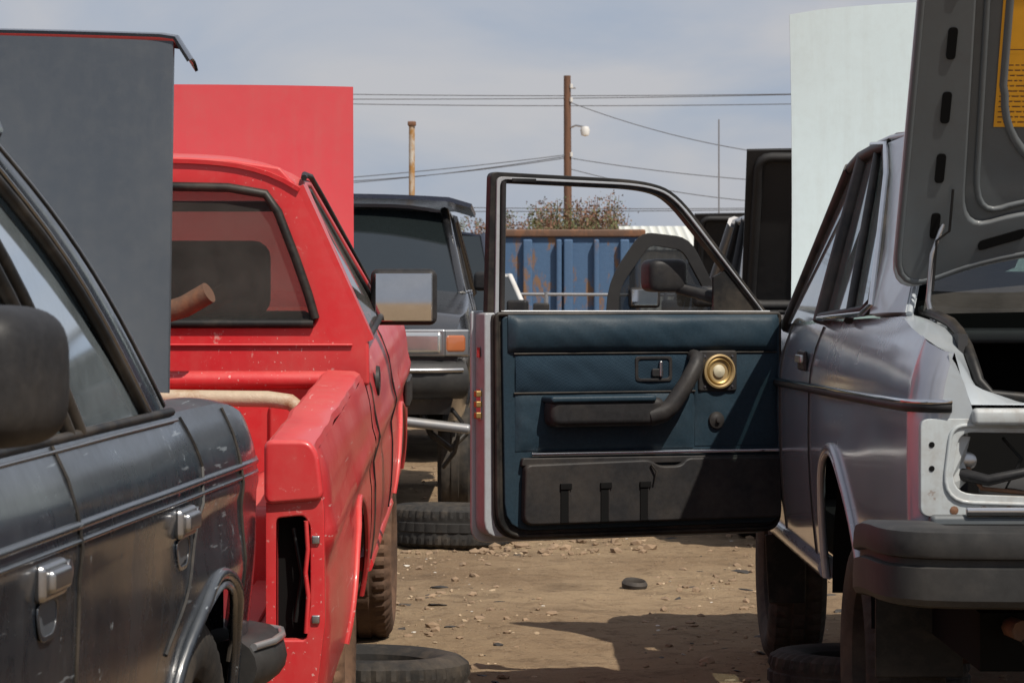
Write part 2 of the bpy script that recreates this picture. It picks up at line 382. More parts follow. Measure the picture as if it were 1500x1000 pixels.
# ------------------------------------------------------------------ generic car
def gcar(name,cx,cy,yaw,L,W,H,up,pm,hood_up=False,hoodang=80,hoodmat=None,wagon=False,hoodlen=.22):
    e=group(name,(cx,cy,0))
    XF[0]=Matrix.Translation((cx,cy,up))@Matrix.Rotation(yaw,4,'Z')
    hw=W/2; cowl=-L*.2; wt=-L*.04; rt=L*.36 if wagon else L*.2; rb=L*.46 if wagon else L*.34
    ztab=[(-L/2,.72),(-L*.47,.80),(cowl,.93),(L*.3,.95),(L*.48,.93),(L/2,.88)]
    zt=lambda y:lerp(ztab,y)
    plan=lambda y:1-.10*abs(2*y/L)**7
    def fx(s): return lambda y,z: s*(hw*plan(y)-.05*((z-.6)/.33)**2)
    ar=[(-L*.3,.33,.36),(L*.29,.33,.36)]
    zb=archfn(lambda y:.26,ar); st=stations(-L/2,L/2,50,[(a[0],a[2]) for a in ar])
    for s in(1,-1):
        side('body_side',st,9,zb,zt,fx(s),pm)
        for a in ar: arch_parts(a[0],a[1],a[2],fx(s),s,pm,.26)
        tube('side_moulding',[(fx(s)(y,.6)+s*.004,y,.6) for y in lin(-L*.18,L*.18,8)],.014,M_plastic,seg=6)
        for yy in(-L*.17,L*.03,L*.2):
            tube('door_gap',[(fx(s)(yy,z)+s*.001,yy,z) for z in lin(.3,.93,6)],.004,M_seal,seg=5)
    def top(nm,y0,y1,m): grid(nm,lin(y0,y1,10),lin(-1,1,13),lambda y,t:(fx(1)(y,zt(y))*t,y,zt(y)+.045*(1-t*t)),m)
    if hood_up:
        box('engine_bay',(0,(-L/2+cowl)/2,.62),(W*.86,L*.26,.12),M_dark,0)
        box('engine',(0,(-L/2+cowl)/2,.74),(W*.4,L*.14,.14),M_int,.02)
        for s in(1,-1): tube('fender_edge',[(s*hw*plan(y)*.95,y,zt(y)) for y in lin(-L/2,cowl,8)],.03,pm)
        a=math.radians(hoodang); ln=L*hoodlen
        hp=lambda u,t,o=0:(hw*.9*t,cowl-.02-math.cos(a)*ln*u-math.sin(a)*o,zt(cowl)+math.sin(a)*ln*u-math.cos(a)*o+.02*(1-t*t)*math.cos(a))
        grid('raised_hood',lin(0,1,9),lin(-1,1,13),hp,hoodmat or pm,solid=.025)
        for t in(-.55,0,.55): tube('hood_rib',[hp(u,t,.02) for u in lin(.05,.95,5)],.022,M_under)
        tube('hood_rim',[hp(u,t,.02) for u,t in rpoly([(.04,-.94),(.96,-.92),(.96,.92),(.04,.94)],.08)],.026,M_under,closed=True)
        tube('hood_prop',[(hw*.7,-L*.42,.82),(hw*.6,cowl-.25,1.2)],.008,M_chromed)
    else: top('hood',-L/2,cowl,pm)
    if not wagon: top('trunk_deck',rb,L/2,pm)
    rh=H; rw=hw*.76
    def ws(y0,z0,y1,z1,nm):
        grid(nm,lin(0,1,5),lin(-1,1,13),lambda u,t:((hw*.90+(rw-hw*.90)*u)*t,y0+(y1-y0)*u-(.06 if y1>y0 and y0<0 else -.06)*(1-t*t),z0+(z1-z0)*u+.02*(1-t*t)),M_bgglass)
    ws(cowl,.93,wt,rh-.03,'windshield'); ws(rb,.95,rt,rh-.03,'rear_window')
    grid('roof',lin(wt,rt,8),lin(-1,1,13),lambda y,t:(rw*t*1.02,y,rh-.035+.05*(1-t**4)),pm,solid=.02)
    tube('wiper',[(-.1,cowl-.06,.965),(.35,cowl+.12,1.04)],.008,M_plastic); tube('wiper',[(-.6,cowl-.04,.965),(-.15,cowl+.12,1.04)],.008,M_plastic)
    for s in(1,-1):
        mesh('side_window',[(s*hw*.9,cowl,.93),(s*hw*.9,rb,.95),(s*rw,rt,rh-.03),(s*rw,wt,rh-.03)],[(0,1,2,3)],M_bgglass)
        tube('a_pillar',[(s*hw*.9,cowl,.92),(s*rw,wt,rh-.02)],.028,pm); tube('c_pillar',[(s*hw*.9,rb,.94),(s*rw,rt,rh-.02)],.05,pm)
        tube('roof_rail',[(s*rw,wt,rh-.02),(s*rw,rt,rh-.02)],.025,pm)
        for fy in(.35,.7):
            y0=cowl+(rb-cowl)*fy; y1=wt+(rt-wt)*fy; tube('b_pillar',[(s*hw*.903,y0,.93),(s*rw*1.01,y1,rh-.02)],.022,M_plastic)
        tube('window_trim',[(s*hw*.91,cowl,.935),(s*hw*.91,rb,.955)],.010,M_chromed)
        box('wing_mirror',(s*(hw+.07),cowl+.12,1.0),(.17,.09,.11),M_plastic,.025,rz=-s*.2,seg=3)
        for a_ in ar: wheel((s*(hw-.11),a_[0],.305-up),(s,0,0),rim=M_rim,fine=False)
    for e_,s in((-L/2,-1),(L/2,1)):
        grid('end_panel',lin(-1,1,15),lin(0,1,5),lambda t,v:(fx(1)(e_,.3+(zt(e_)-.3)*v)*t,e_+s*.04*(1-t*t),.3+(zt(e_)-.3)*v),pm)
        tube('bumper',[(hw*.93*t,e_+s*(.09-.13*abs(t)**5),.48) for t in lin(-1,1,17)],.10,M_bump,seg=10,flat=.7)
        tube('bumper_strip',[(hw*.935*t,e_+s*(.165-.13*abs(t)**5),.53) for t in lin(-1,1,17)],.012,M_chromed,seg=6)
        for q in(1,-1):
            if s<0:
                box('headlight_bezel',(q*hw*.58,e_-.03,.67),(hw*.50,.06,.145),M_chromed,.012); box('headlight',(q*hw*.58,e_-.043,.67),(hw*.46,.06,.12),M_lens,.025,seg=4); box('corner_lamp_frame',(q*hw*.875,e_+.016,.67),(hw*.19,.07,.14),M_chromed,.01,rz=q*.5); box('corner_lamp',(q*hw*.875,e_+.010,.667),(hw*.15,.07,.10),M_amber,.02,rz=q*.5)
            else: box('tail_lamp',(q*hw*.7,e_+.03,.70),(hw*.42,.05,.15),M_redl,.012)
        if s<0:
            box('grille',(0,e_-.045,.665),(hw*.62,.05,.12),M_plastic,.01)
            for k in range(4): box('grille_bar',(0,e_-.074,.625+k*.026),(hw*.58,.008,.006),M_chromed,.001)
    box('underbody',(0,0,.33),(W*.8,L*.86,.2),M_dark,0)
    XF[0]=Matrix.Identity(4)
    return e

gcar('black_sedan',-1.04,16.4,0,4.5,1.68,1.44,.31,M_black,wagon=True)
XF[0]=Matrix.Translation((-1.04,16.4,.31))
grid('roof_rack_deck',lin(-.35,1.5,4),lin(-1,1,13),lambda y,t:(.80*t,y,1.475+.03*(1-t*t)-.03*max(0,abs(t)-.85)/.15),M_bluecar,solid=.025)
box('torn_bumper_corner',(.62,-2.30,.25),(.42,.10,.05),M_grey,.02,ry=.12)
tube('dangling_hose',[(.55,-2.2,.36),(.62,-2.25,.2),(.72,-2.2,.12),(.80,-2.15,.2)],.018,M_seal)
tube('dangling_hose',[(.70,-2.2,.36),(.78,-2.22,.26),(.74,-2.2,.10),(.68,-2.15,.02)],.012,M_seal)
XF[0]=Matrix.Identity(4)
gcar('blue_minivan',-.90,22.5,0,4.6,1.75,1.60,.15,M_bluecar,wagon=True)
gcar('white_hatchback',-.66,29,.1,4.3,1.65,1.36,.12,M_white,wagon=True)
gcar('grey_sedan',1.98,15.3,0,4.5,1.72,1.46,.22,M_grey,hood_up=True,hoodang=66,hoodmat=M_under,hoodlen=.20)
HX,HY=1.13,14.75
dd=Vector((-.97,-.12,0)).normalized()
def D2(u,v): return (HX+dd.x*u*.78,HY+dd.y*u*.78,v)
o2=[D2(a,b_) for a,b_ in rpoly([(.0,.62),(.0,1.2),(.22,1.54),(.56,1.57),(.80,1.30),(.82,.62)],[.02,.05,.1,.08,.15,.06])]
i2=[D2(a,b_) for a,b_ in rpoly([(.07,1.14),(.08,1.2),(.27,1.47),(.50,1.50),(.71,1.27),(.72,1.14)],[.01,.03,.05,.05,.08,.02])]
PAR[0]=bpy.data.objects['grey_sedan']
ring('open_door_frame',o2,i2,(0,.05,0),M_under)
mesh('open_door_glass',[Vector(p)+Vector((0,.02,0)) for p in i2],[tuple(range(len(i2)))],glass('door_glass_dark',(.10,.11,.12),.5,.05))
box('open_door_mirror',D2(.54,1.22)[:2]+(1.215,),(.17,.09,.11),M_plastic,.02)
box('open_door_mirror_glass',(D2(.54,1.22)[0],D2(.54,1)[1]-.047,1.215),(.14,.006,.085),M_mirror,.002)
gcar('navy_sedan',2.25,23.5,0,4.5,1.7,1.42,.15,M_bluecar,hood_up=True,hoodang=66,hoodmat=M_under,hoodlen=.20)
gcar('maroon_sedan',5.2,21,.05,4.5,1.7,1.42,.2,M_maroon)
gcar('grey_sedan.001',-4.4,24,-.05,4.6,1.75,1.45,.2,M_grey)
gcar('white_sedan',4.6,30,.05,4.5,1.7,1.42,.2,M_white,hood_up=True,hoodmat=M_white)

# ------------------------------------------------------------------ container
group('blue_dumpster_container',(.7,38,0))
M_blue=rusty('blue_rusted_paint',(.06,.125,.235),(.19,.105,.055),.53,.60,.65,3.2,(1.5,1.5,.6))
box('container_wall',(.72,38.5,1.08),(1.86,7,1.9),M_blue,.02)
box('top_rail',(.72,38.5,2.06),(1.98,7.1,.1),M_rust,.02)
for i,dx_ in enumerate([-.16,.20,.60,.72,1.08,1.44,1.60]):
    box('rib',(dx_,34.95,1.05),(.07+.05*(i%2),.12,1.86),M_blue,.02)
box('bottom_rail',(.72,34.93,.22),(1.95,.12,.14),M_blue,.02)
group('metal_fence_rail',(.5,32,0))
tube('rail',[(-1.5,32,1.28),(5,32,1.25)],.018,M_grey)
for i in range(5): tube('post',[(-1+i*1.4,32,0),(-1+i*1.4,32,1.3)],.025,M_grey)
# ------------------------------------------------------------------ shed
group('white_metal_building',(6,62,0))
M_wb,nt,b=base('white_corrugated'); tc=N(nt,'ShaderNodeTexCoord'); wv=N(nt,'ShaderNodeTexWave'); wv.inputs['Scale'].default_value=1.6; nt.links.new(tc.outputs['Object'],wv.inputs[0])
nt.links.new(mixc(nt,wv.outputs[1],(.50,.51,.46),(.66,.67,.62)),b.inputs['Base Color']); bp=N(nt,'ShaderNodeBump'); bp.inputs['Distance'].default_value=.04; nt.links.new(wv.outputs[1],bp.inputs['Height']); nt.links.new(bp.outputs[0],b.inputs['Normal'])
box('walls',(7.1,64,1.15),(9,6,2.3),M_wb,.02)
plate('roof',[(2.5,60.6,2.32),(11.8,60.6,2.32),(11.8,64,2.86),(2.5,64,2.86)],(0,0,.08),M_wb,0)
plate('roof_back',[(2.5,64,2.86),(11.8,64,2.86),(11.8,67.4,2.32),(2.5,67.4,2.32)],(0,0,.08),M_wb,0)
box('window',(3.9,60.97,1.7),(1.2,.06,.6),M_bgglass,.01); box('window_frame',(3.9,60.99,1.7),(1.3,.04,.7),M_grey,.01)
box('door',(6.2,60.97,1.05),(1,.06,2.1),M_grey,.01)
# ------------------------------------------------------------------ poles
M_wood=rusty('pole_wood',(.17,.085,.05),(.09,.05,.035),.45,.6,.9,2,(6,6,.4))
group('utility_pole',(1.84,90,0))
tube('pole',[(1.84,90,-.5),(1.84,90,4),(1.82,90,8.6)],lambda t:.15-.035*t,M_wood,seg=12)
tube('lamp_arm',[(1.84,90,6.85),(2.1,89.8,6.95),(2.35,89.7,6.9)],.03,M_chromed)
lathe('lamp_head',[(0,.12),(.12,.1),(.16,0),(.13,-.18),(0,-.22)],(2.4,89.7,6.8),(0,0,1),M_white,seg=16)
tube('wire_bracket',[(1.7,90,8.2),(2.1,90,8.2)],.03,M_chromed)
for z in(8.25,7.8,6.0): lathe('insulator',[(0,.08),(.05,.06),(.05,-.06),(0,-.08)],(1.95,89.9,z),(0,0,1),M_white,seg=10)
PAR[0]=None
def wires(name,segs,r=.013):
    V=[];F=[]
    for p0,p1,sag in segs:
        p0=Vector(p0);p1=Vector(p1);k=len(V);n=24
        for i in range(n+1):
            t=i/n;p=p0.lerp(p1,t)-Vector((0,0,4*sag*t*(1-t)))
            for a in range(4): V.append(p+Vector((0,math.cos(a*1.57)*r,math.sin(a*1.57)*r)))
        for i in range(n):
            for a in range(4): F.append((k+i*4+a,k+i*4+(a+1)%4,k+i*4+4+(a+1)%4,k+i*4+4+a))
    return mesh(name,V,F,M_wire)
wires('overhead_wires',[((-14,91,8.25),(24,91,8.5),.35),((-14,91.5,8.0),(24,91.5,8.25),.4),((-14,92,8.05),(24,91.5,8.6),.3),
 ((1.84,90,7.75),(9.2,90,5.95),.25),((1.84,90,5.95),(-9,100,5.3),.15),((1.84,90,6.0),(-9,80,4.5),.1),((1.84,90,5.9),(12,90,5.0),.2),((1.84,90,5.55),(9,90,4.4),.2),
 ((-9,90,5.0),(1.84,90,5.9),.2),((-9,90,4.45),(12,90,4.3),.15),((-9,92,4.25),(14,92,4.35),.1)])
group('rusted_post',(-1.1,30,0))
M_post=rusty('post_white_rust',(.55,.52,.46),(.33,.17,.05),.42,.56,.7,3,(1,1,.6))
tube('post',[(-1.1,30,0),(-1.1,30,3.12)],.033,M_post,seg=10); box('cap',(-1.1,30,3.14),(.09,.09,.05),M_rust,.01)
PAR[0]=None
tube('antenna_mast',[(3.03,40,0),(3.03,40,3.85)],.012,M_chromed,seg=6)
# ------------------------------------------------------------------ shrubs
def shrubs():
    random.seed(3)
    M1,nt,b=base('dry_foliage'); n=noise_n(nt,1.1,4,.6)
    nt.links.new(mixc(nt,ramp(nt,n.outputs[0],.46,.56).outputs[0],(.17,.085,.055),(.085,.10,.04)),b.inputs['Base Color']); b.inputs['Roughness'].default_value=.9
    V=[];F=[]
    cl=[]
    for i in range(26): cl.append((random.uniform(.35,2.85),75+random.uniform(-3,5),random.uniform(3.1,4.1),1))
    for i in range(6): cl.append((random.uniform(-1.0,-.5),75,random.uniform(2.9,3.6),1))
    for i in range(36):
        x=random.choice([random.uniform(3.4,16),random.uniform(-16,-3.6)])
        cl.append((x,75+random.uniform(-3,5),random.uniform(1.8,3.1),.8))
    for x,y,h,dn in cl:
        for t in range(16):
            a=random.uniform(-.45,.45); k=len(V); L0=h*random.uniform(.72,1.04); w=.018
            tx=x+a*L0*.42
            V+= [(x-w,y,0),(x+w,y,0),(tx+.006,y,L0),(tx-.006,y,L0)]; F.append((k,k+1,k+2,k+3))
            for q in range(int(110*dn)):
                s=random.uniform(.3,1.0); px=x+a*L0*.42*s+random.gauss(0,.12); pz=L0*s+random.gauss(0,.06); py=y+random.gauss(0,.4); r=random.uniform(.02,.065)*(1.35-s*.7); k=len(V)
                th=random.uniform(0,6.28)
                V+=[(px+r*math.cos(th),py,pz+r*math.sin(th)),(px+r*math.cos(th+2.2),py+r,pz+r*math.sin(th+2.2)),(px+r*math.cos(th+4),py-r,pz+r*math.sin(th+4))]; F.append((k,k+1,k+2))
    PAR[0]=None
    mesh('distant_shrubs',V,F,M1)
shrubs()

# ------------------------------------------------------------------ SILVER SEDAN
group('silver_sedan',(1.65,7.6,0))
CX=1.66
CR=.055
def vx(y,z):
    x=.798
    if z>.95: x+=.050*((z-.95)/.2)**2
    if z<.85: x+=.03*((.85-z)/.4)**2
    if y<6.05: x+=.014*((6.05-y)/.55)**2
    if y<5.60:
        d=min(5.60-y,.0999); x+=CR*(1-math.sqrt(max(0,1-(d/.1)**2)))
    if y>9.6: x+=.10*((y-9.6)/.3)**2
    x-=.012*math.exp(-((y-6.72)/.5)**4)*math.exp(-((z-.82)/.12)**2)
    return x
CY=[5.60-.0999*math.sin(a) for a in lin(math.pi/2,0,14)]
vzt=lambda y: lerp([(5.5,1.095),(5.53,1.108),(5.6,1.125),(5.95,1.165),(8.2,1.135),(9.9,1.06)],y)
var=[(6.72,.44,.385),(9.15,.42,.37)]
vzb=archfn(lambda y:lerp([(5.5,.70),(6.3,.56),(7.2,.50),(8.3,.50),(9.9,.5)],y),var)
st=[v for v in stations(5.501,9.9,80,[(6.72,.385),(9.15,.37)]) if v>5.61]
st=sorted(st+CY)
mir=lambda p:(2*CX-p[0],p[1],p[2])
side('body_side',st,22,vzb,vzt,vx,M_silverside)
side('body_side_far',st,8,vzb,vzt,lambda y,z:2*CX-vx(y,z),M_silverside)
for a in var:
    arch_parts(a[0],a[1],a[2],vx,-1,M_silverside,.5)
    arch_parts(a[0],a[1],a[2],lambda y,z:2*CX-vx(y,z),1,M_silverside,.5)
tube('arch_flare',[(vx(6.72+.40*math.cos(a),.44+.40*math.sin(a))-.003,6.72+.40*math.cos(a),.44+.40*math.sin(a)) for a in lin(.1,2.9,26)],.011,M_silverside,seg=8)
zz=lambda y: lerp([(5.5,.985),(8.2,.955),(9.9,.94)],y)
def trimpts(o,y1=9.8,dz=0):
    out=[]
    for y in CY: 
        k=(5.60-y)/.1
        out.append((vx(y,zz(y))-o*(1-k*.6),y-o*k,zz(y)+dz))
    return out+[(vx(y,zz(y))-o,y,zz(y)+dz) for y in lin(5.7,y1,24)]
tube('side_trim_rubber',[(.885,5.494,.985)]+trimpts(.004),.011,M_plastic,seg=8)
tube('side_trim_chrome',[(.885,5.488,.996)]+trimpts(.010,dz=.010),.005,M_chrome,seg=6)
for yy in(7.32,8.12): tube('door_gap',[(vx(yy,z)-.001,yy,z) for z in lin(.5,1.13,12)],.004,M_seal,seg=5)
box('door_handle_recess',(.798,7.50,1.035),(.012,.17,.055),M_plastic,.006); box('door_handle',(.790,7.50,1.04),(.014,.14,.022),M_chromed,.004)
tube('sill',[(.83,y,.50) for y in lin(7.15,8.75,6)],.03,M_silverside)
A0=(.825,8.17,1.13);A1=(.945,7.6,1.565);C0=(.845,6.38,1.165);C1=(.985,7.08,1.605);R0=(.87,5.98,1.17);R1=(1.04,6.55,1.60)
def seg(a,b,n=6): return [tuple(Vector(a).lerp(Vector(b),t)) for t in lin(0,1,n)]
for s in(0,1):
    g=(lambda p:p) if s==0 else mir
    mesh('side_glass',[g(A0),g((.84,7.3,1.15)),g(C0),g(C1),g((.965,7.35,1.59)),g(A1)],[(0,1,4,5),(1,2,3,4)],M_dglass)
    mesh('c_pillar',[g(C0),g(R0),g(R1),g(C1),g((.855,6.2,1.168)),g((1.0,6.85,1.61))],[(0,4,5,3),(4,1,2,5)],M_silver,smooth=True,solid=.02)
    tube('a_pillar',[g(p) for p in seg((.83,8.24,1.12),A1)],.022,M_seal)
    tube('window_frame_top',[g(p) for p in [A1,(.955,7.45,1.59),(.967,7.25,1.60),C1]],.018,M_seal)
    tube('b_pillar',[g(p) for p in seg((.83,7.33,1.14),(.96,7.42,1.585))],.024,M_seal)
    tube('vent_pillar',[g(p) for p in seg((.832,6.75,1.15),(.968,7.22,1.59))],.012,M_seal)
    tube('window_trim_chrome',[g(p) for p in [(.818,7.3,1.152),(.832,6.5,1.168),(.836,6.36,1.19),(.87,6.50,1.32),(.94,6.86,1.52),(.966,7.06,1.605),(.962,7.3,1.617)]],.007,M_chrome)
    tube('window_seal',[g(p) for p in [(.826,7.3,1.155),(.842,6.52,1.175),(.85,6.43,1.2),(.885,6.55,1.32),(.95,6.9,1.52),(.972,7.08,1.59)]],.013,M_seal)
    tube('drip_rail',[g(p) for p in [(.93,7.66,1.53),A1,(.965,7.3,1.612),(.985,7.08,1.622),(1.02,6.7,1.615),(1.04,6.55,1.60),R0]],.008,M_silver)
rz=lambda y:lerp([(6.5,1.60),(7.0,1.625),(7.6,1.575)],y)
grid('roof',lin(6.52,7.62,10),lin(-1,1,17),lambda y,t:(CX+t*(CX-lerp([(6.52,1.03),(7.1,.98),(7.62,.945)],y)),y,rz(y)+.045*(1-abs(t)**3)),M_silver,solid=.012)
grid('rear_window',lin(0,1,6),lin(-1,1,13),lambda u,t:(CX+t*(.76-.15*u),5.98+.55*u-.06*(1-t*t),1.17+.45*u+.01*(1-t*t)),M_glass)
grid('windshield',lin(0,1,6),lin(-1,1,13),lambda u,t:(CX+t*(.82-.11*u),8.2-.6*u+.06*(1-t*t),1.14+.45*u),M_clear)
box('rear_seat',(CX,6.7,.95),(1.35,.25,.45),M_vinyl,.05); box('parcel_shelf',(CX,6.3,1.12),(1.4,.5,.03),M_int,.01)
for s in(-.38,.38): box('front_seat',(CX+s,7.6,.98),(.5,.18,.6),M_vinyl,.06); box('headrest',(CX+s,7.6,1.36),(.26,.1,.16),M_vinyl,.04)
strip=[(.90,6.06,1.165),(.905,5.9,1.157),(.915,5.76,1.142),(.922,5.69,1.122),(.930,5.63,1.09),(.936,5.59,1.055),(.942,5.565,1.022),(.965,5.555,.995),(1.08,5.55,.984),(CX,5.545,.982)]
edge=[(vx(6.06,1.165),6.06,vzt(6.06)),(vx(5.9,1.15),5.9,vzt(5.9)),(vx(5.76,1.13),5.76,vzt(5.76)),(vx(5.64,1.12),5.64,vzt(5.64)),(vx(CY[6],1.11),CY[6],vzt(CY[6])),(vx(CY[3],1.10),CY[3],vzt(CY[3])),(vx(CY[0],1.095)+.001,CY[0],1.094),(.905,5.500,1.045),(.925,5.499,.99),(CX,5.49,.987)]
# close the rear face of the quarter between the rounded corner and the trunk opening
mesh('quarter_rear_face',[(vx(5.5002,z)-.001,5.5004,z) for z in lin(1.094,.95,8)]+[(x_,5.4995,z_) for x_,z_ in ((.879,1.094),(.893,1.073),(.905,1.047),(.912,1.03),(.918,1.01),(.924,.992),(.93,.97),(.93,.95))],[(i,i+1,i+9,i+8) for i in range(7)],M_silver)
mesh('quarter_rear_face_far',[mir((vx(5.5002,z)-.001,5.5004,z)) for z in lin(1.094,.95,8)]+[mir((x_,5.4995,z_)) for x_,z_ in ((.879,1.094),(.893,1.073),(.905,1.047),(.912,1.03),(.918,1.01),(.924,.992),(.93,.97),(.93,.95))],[(i,i+1,i+9,i+8) for i in range(7)],M_silver)
for s in(0,1):
    g=(lambda p:p) if s==0 else mir
    V=[];F=[]
    for a,b_ in zip(edge,strip):
        a=Vector(a);b_=Vector(b_)
        for t in lin(0,1,5): V.append(g(tuple(a.lerp(b_,t)+Vector((0,0,.006*math.sin(math.pi*t))))))
    for i in range(len(edge)-1):
        for k in range(4): F.append((i*5+k,i*5+k+1,i*5+k+6,i*5+k+5))
    mesh('fender_top',V,F,M_silver,smooth=True)
    tube('trunk_weatherstrip',[g(tuple(Vector(p)+Vector((.012,.01,.012)))) for p in strip],.012,M_seal,seg=8)
box('trunk_floor',(CX,6.0,.70),(1.45,.85,.02),M_dark,0); box('trunk_front_wall',(CX,6.42,.95),(1.5,.02,.5),M_dark,0)
for s in(.93,2.39): box('trunk_side_wall',(s,6.0,.90),(.02,.74,.46),M_int,0)
box('spare_wheel_cover',(1.15,5.9,.80),(.4,.4,.12),M_int,.05)
def R2(x,z,y=5.50): return (x,y,z)
box('trunk_sill',(CX,5.505,.966),(1.47,.07,.035),M_tail,.010)
for s in(0,1):
    g=(lambda p:p) if s==0 else mir
    P1=[(.822,.765),(.822,.962),(1.34,.962),(1.34,.765)]; P2=[(.882,.812),(.90,.935),(1.27,.930),(1.27,.795)]
    ring('tail_lamp_aperture',[g(R2(a,b_,5.497)) for a,b_ in rpoly(P1,.02,6)],[g(R2(a,b_,5.497)) for a,b_ in rpoly(P2,[.05,.03,.02,.02],6)],(0,.03,0),M_tail)
    P3=[(.866,.795),(.885,.949),(1.28,.944),(1.28,.782)]
    tube('aperture_lip',[g(R2(a,b_,5.496)) for a,b_ in rpoly(P3,[.06,.03,.02,.02],6)],.0045,M_tail,closed=True)
    mesh('aperture_tab',[g(p) for p in [(.885,5.50,.93),(.925,5.52,.925),(.918,5.54,.88),(.935,5.55,.845),(.905,5.53,.82),(.878,5.50,.83)]],[(0,1,2,3,4,5)],M_tail,solid=.004)
    lathe('lamp_socket',[(.016,0),(.018,.03),(.010,.035),(0,.035)],g((.925,5.57,.875)),(0,-1,0),M_chromed,seg=18)
    tube('lamp_wire',[g((.90,5.54,.85)),g((.96,5.50,.838)),g((1.04,5.50,.856)),g((1.2,5.53,.85))],lambda t:.014-.007*t,M_plastic)
    tube('lamp_wire',[g((.90,5.56,.90)),g((.95,5.52,.82)),g((1.05,5.53,.81))],.005,M_rust)
    tube('lamp_wire',[g((1.0,5.56,.92)),g((1.03,5.52,.88)),g((1.0,5.53,.82)),g((1.1,5.54,.80))],.004,M_seal)
    for q in((.845,.91),(.845,.862),(.95,.955)): lathe('bolt_hole',[(0,-.001),(.005,-.001),(.006,0)],g((q[0],5.496,q[1])),(0,1,0),M_dark,seg=10)
    box('lamp_cavity_wall',g((1.1,5.72,.85)),(.5,.02,.25),M_dark,0)
    for q in(.89,.95,1.0): lathe('rust_spot',[(0,-.0015),(.006,-.001),(.009,0)],g((q,5.496,.778)),(0,1,0),M_rust,seg=9)
box('centre_rear_panel',(CX,5.51,.86),(.62,.03,.19),M_silver,.005)
box('lower_valance',(CX,5.50,.70),(1.64,.05,.14),M_silverin,.01)
box('rear_chrome_strip',(CX,5.475,.776),(1.50,.012,.020),M_chrome,.004)
path=[(.745,5.72),(.735,5.62),(.73,5.50),(.732,5.40),(.738,5.33),(.748,5.285),(.768,5.25),(.80,5.225),(.85,5.21),(.95,5.20),(CX,5.17)]
path=path+[(2*CX-x,y) for x,y in path[-2::-1]]
prof=[(-.10,.763),(.012,.765),(.026,.758),(.029,.745),(.031,.715),(.029,.710),(.016,.706),(.016,.694),(.029,.690),(.031,.66),(.031,.63),(.024,.618),(0,.612),(-.1,.61)]
V=[];F=[]
for i,(x,y) in enumerate(path):
    a=Vector(path[max(i-1,0)]);b_=Vector(path[min(i+1,len(path)-1)]);t=(b_-a).normalized();n_=Vector((t.y,-t.x))
    for o,z in prof: V.append((x+n_.x*o,y+n_.y*o,z-(.03*(0 if y<5.45 else (y-5.45)/.27))))
npf=len(prof)
for i in range(len(path)-1):
    for k in range(npf-1): F.append((i*npf+k,i*npf+k+1,(i+1)*npf+k+1,(i+1)*npf+k))
F.append(tuple(range(npf))); F.append(tuple(range((len(path)-1)*npf,len(path)*npf)))
mesh('rear_bumper',V,F,M_bump,smooth=True,sharp=28)
box('bumper_core',(CX,5.36,.69),(1.78,.2,.13),M_dark,.02)
box('underbody',(CX,7.4,.50),(1.4,3.6,.12),M_dark,0)
box('fuel_tank',(CX,5.95,.55),(1.1,.6,.2),M_dark,.03)
tube('rear_axle',[(.95,6.7,.36),(2.4,6.7,.36)],.05,M_rust)
tube('exhaust_pipe',[(1.02,5.45,.54),(1.03,5.8,.52),(1.1,6.3,.48)],.022,M_rust)
tube('hanging_wire',[(1.05,5.5,.60),(1.02,5.45,.52),(1.06,5.5,.47)],.004,M_seal)
for x in(.93,2.39):
    wheel((x,6.7,.31),(-1 if x<1.5 else 1,0,0)); wheel((x,9.12,.31),(-1 if x<1.5 else 1,0,0))
plate('mud_flap',[(.80,8.64,.46),(.93,8.64,.46),(.93,8.66,.24),(.815,8.66,.24)],(0,.01,0),M_seal,.004)
box('mud_flap_rear',(.93,6.24,.44),(.2,.01,.2),M_seal,.003)
lo_=Vector((0,6.06,1.19)); up_=Vector((0,-.42,.907)); 
def LD(x,s,n=0):
    nn=Vector((0,-.907,-.42)); p=lo_+up_*s+nn*n; return (x,p.y,p.z)
shape=[(.838,.02),(.862,.98),(2*CX-.862,.98),(2*CX-.838,.02),(2*CX-1.1,.12),(CX,.15),(1.1,.12)]
rr_=[.09,.05,.05,.09,.2,.2,.2]
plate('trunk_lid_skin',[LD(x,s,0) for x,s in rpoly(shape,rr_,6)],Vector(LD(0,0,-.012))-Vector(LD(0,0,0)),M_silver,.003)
offn=Vector(LD(0,0,.018))-Vector(LD(0,0,0))
outer=rpoly([(.847,.04),(.869,.97),(2*CX-.869,.97),(2*CX-.847,.04),(2*CX-1.1,.14),(CX,.17),(1.1,.14)],rr_,6)
inner=rpoly([(.985,.19),(.975,.86),(2*CX-.975,.86),(2*CX-.985,.19),(2*CX-1.12,.235),(CX,.25),(1.12,.235)],[.09,.08,.08,.09,.1,.1,.1],6)
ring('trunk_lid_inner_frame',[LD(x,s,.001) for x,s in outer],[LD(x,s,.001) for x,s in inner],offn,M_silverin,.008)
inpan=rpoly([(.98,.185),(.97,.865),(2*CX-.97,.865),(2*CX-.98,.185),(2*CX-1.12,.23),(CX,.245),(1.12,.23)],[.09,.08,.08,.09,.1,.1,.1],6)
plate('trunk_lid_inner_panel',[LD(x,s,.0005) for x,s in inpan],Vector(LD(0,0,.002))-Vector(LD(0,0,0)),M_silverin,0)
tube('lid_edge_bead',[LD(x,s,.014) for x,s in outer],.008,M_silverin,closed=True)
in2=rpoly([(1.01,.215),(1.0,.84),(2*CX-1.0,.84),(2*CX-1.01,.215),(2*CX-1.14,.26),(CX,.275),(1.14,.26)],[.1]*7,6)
tube('lid_recess_bead',[LD(x,s,.004) for x,s in in2],.007,M_silverin,closed=True)
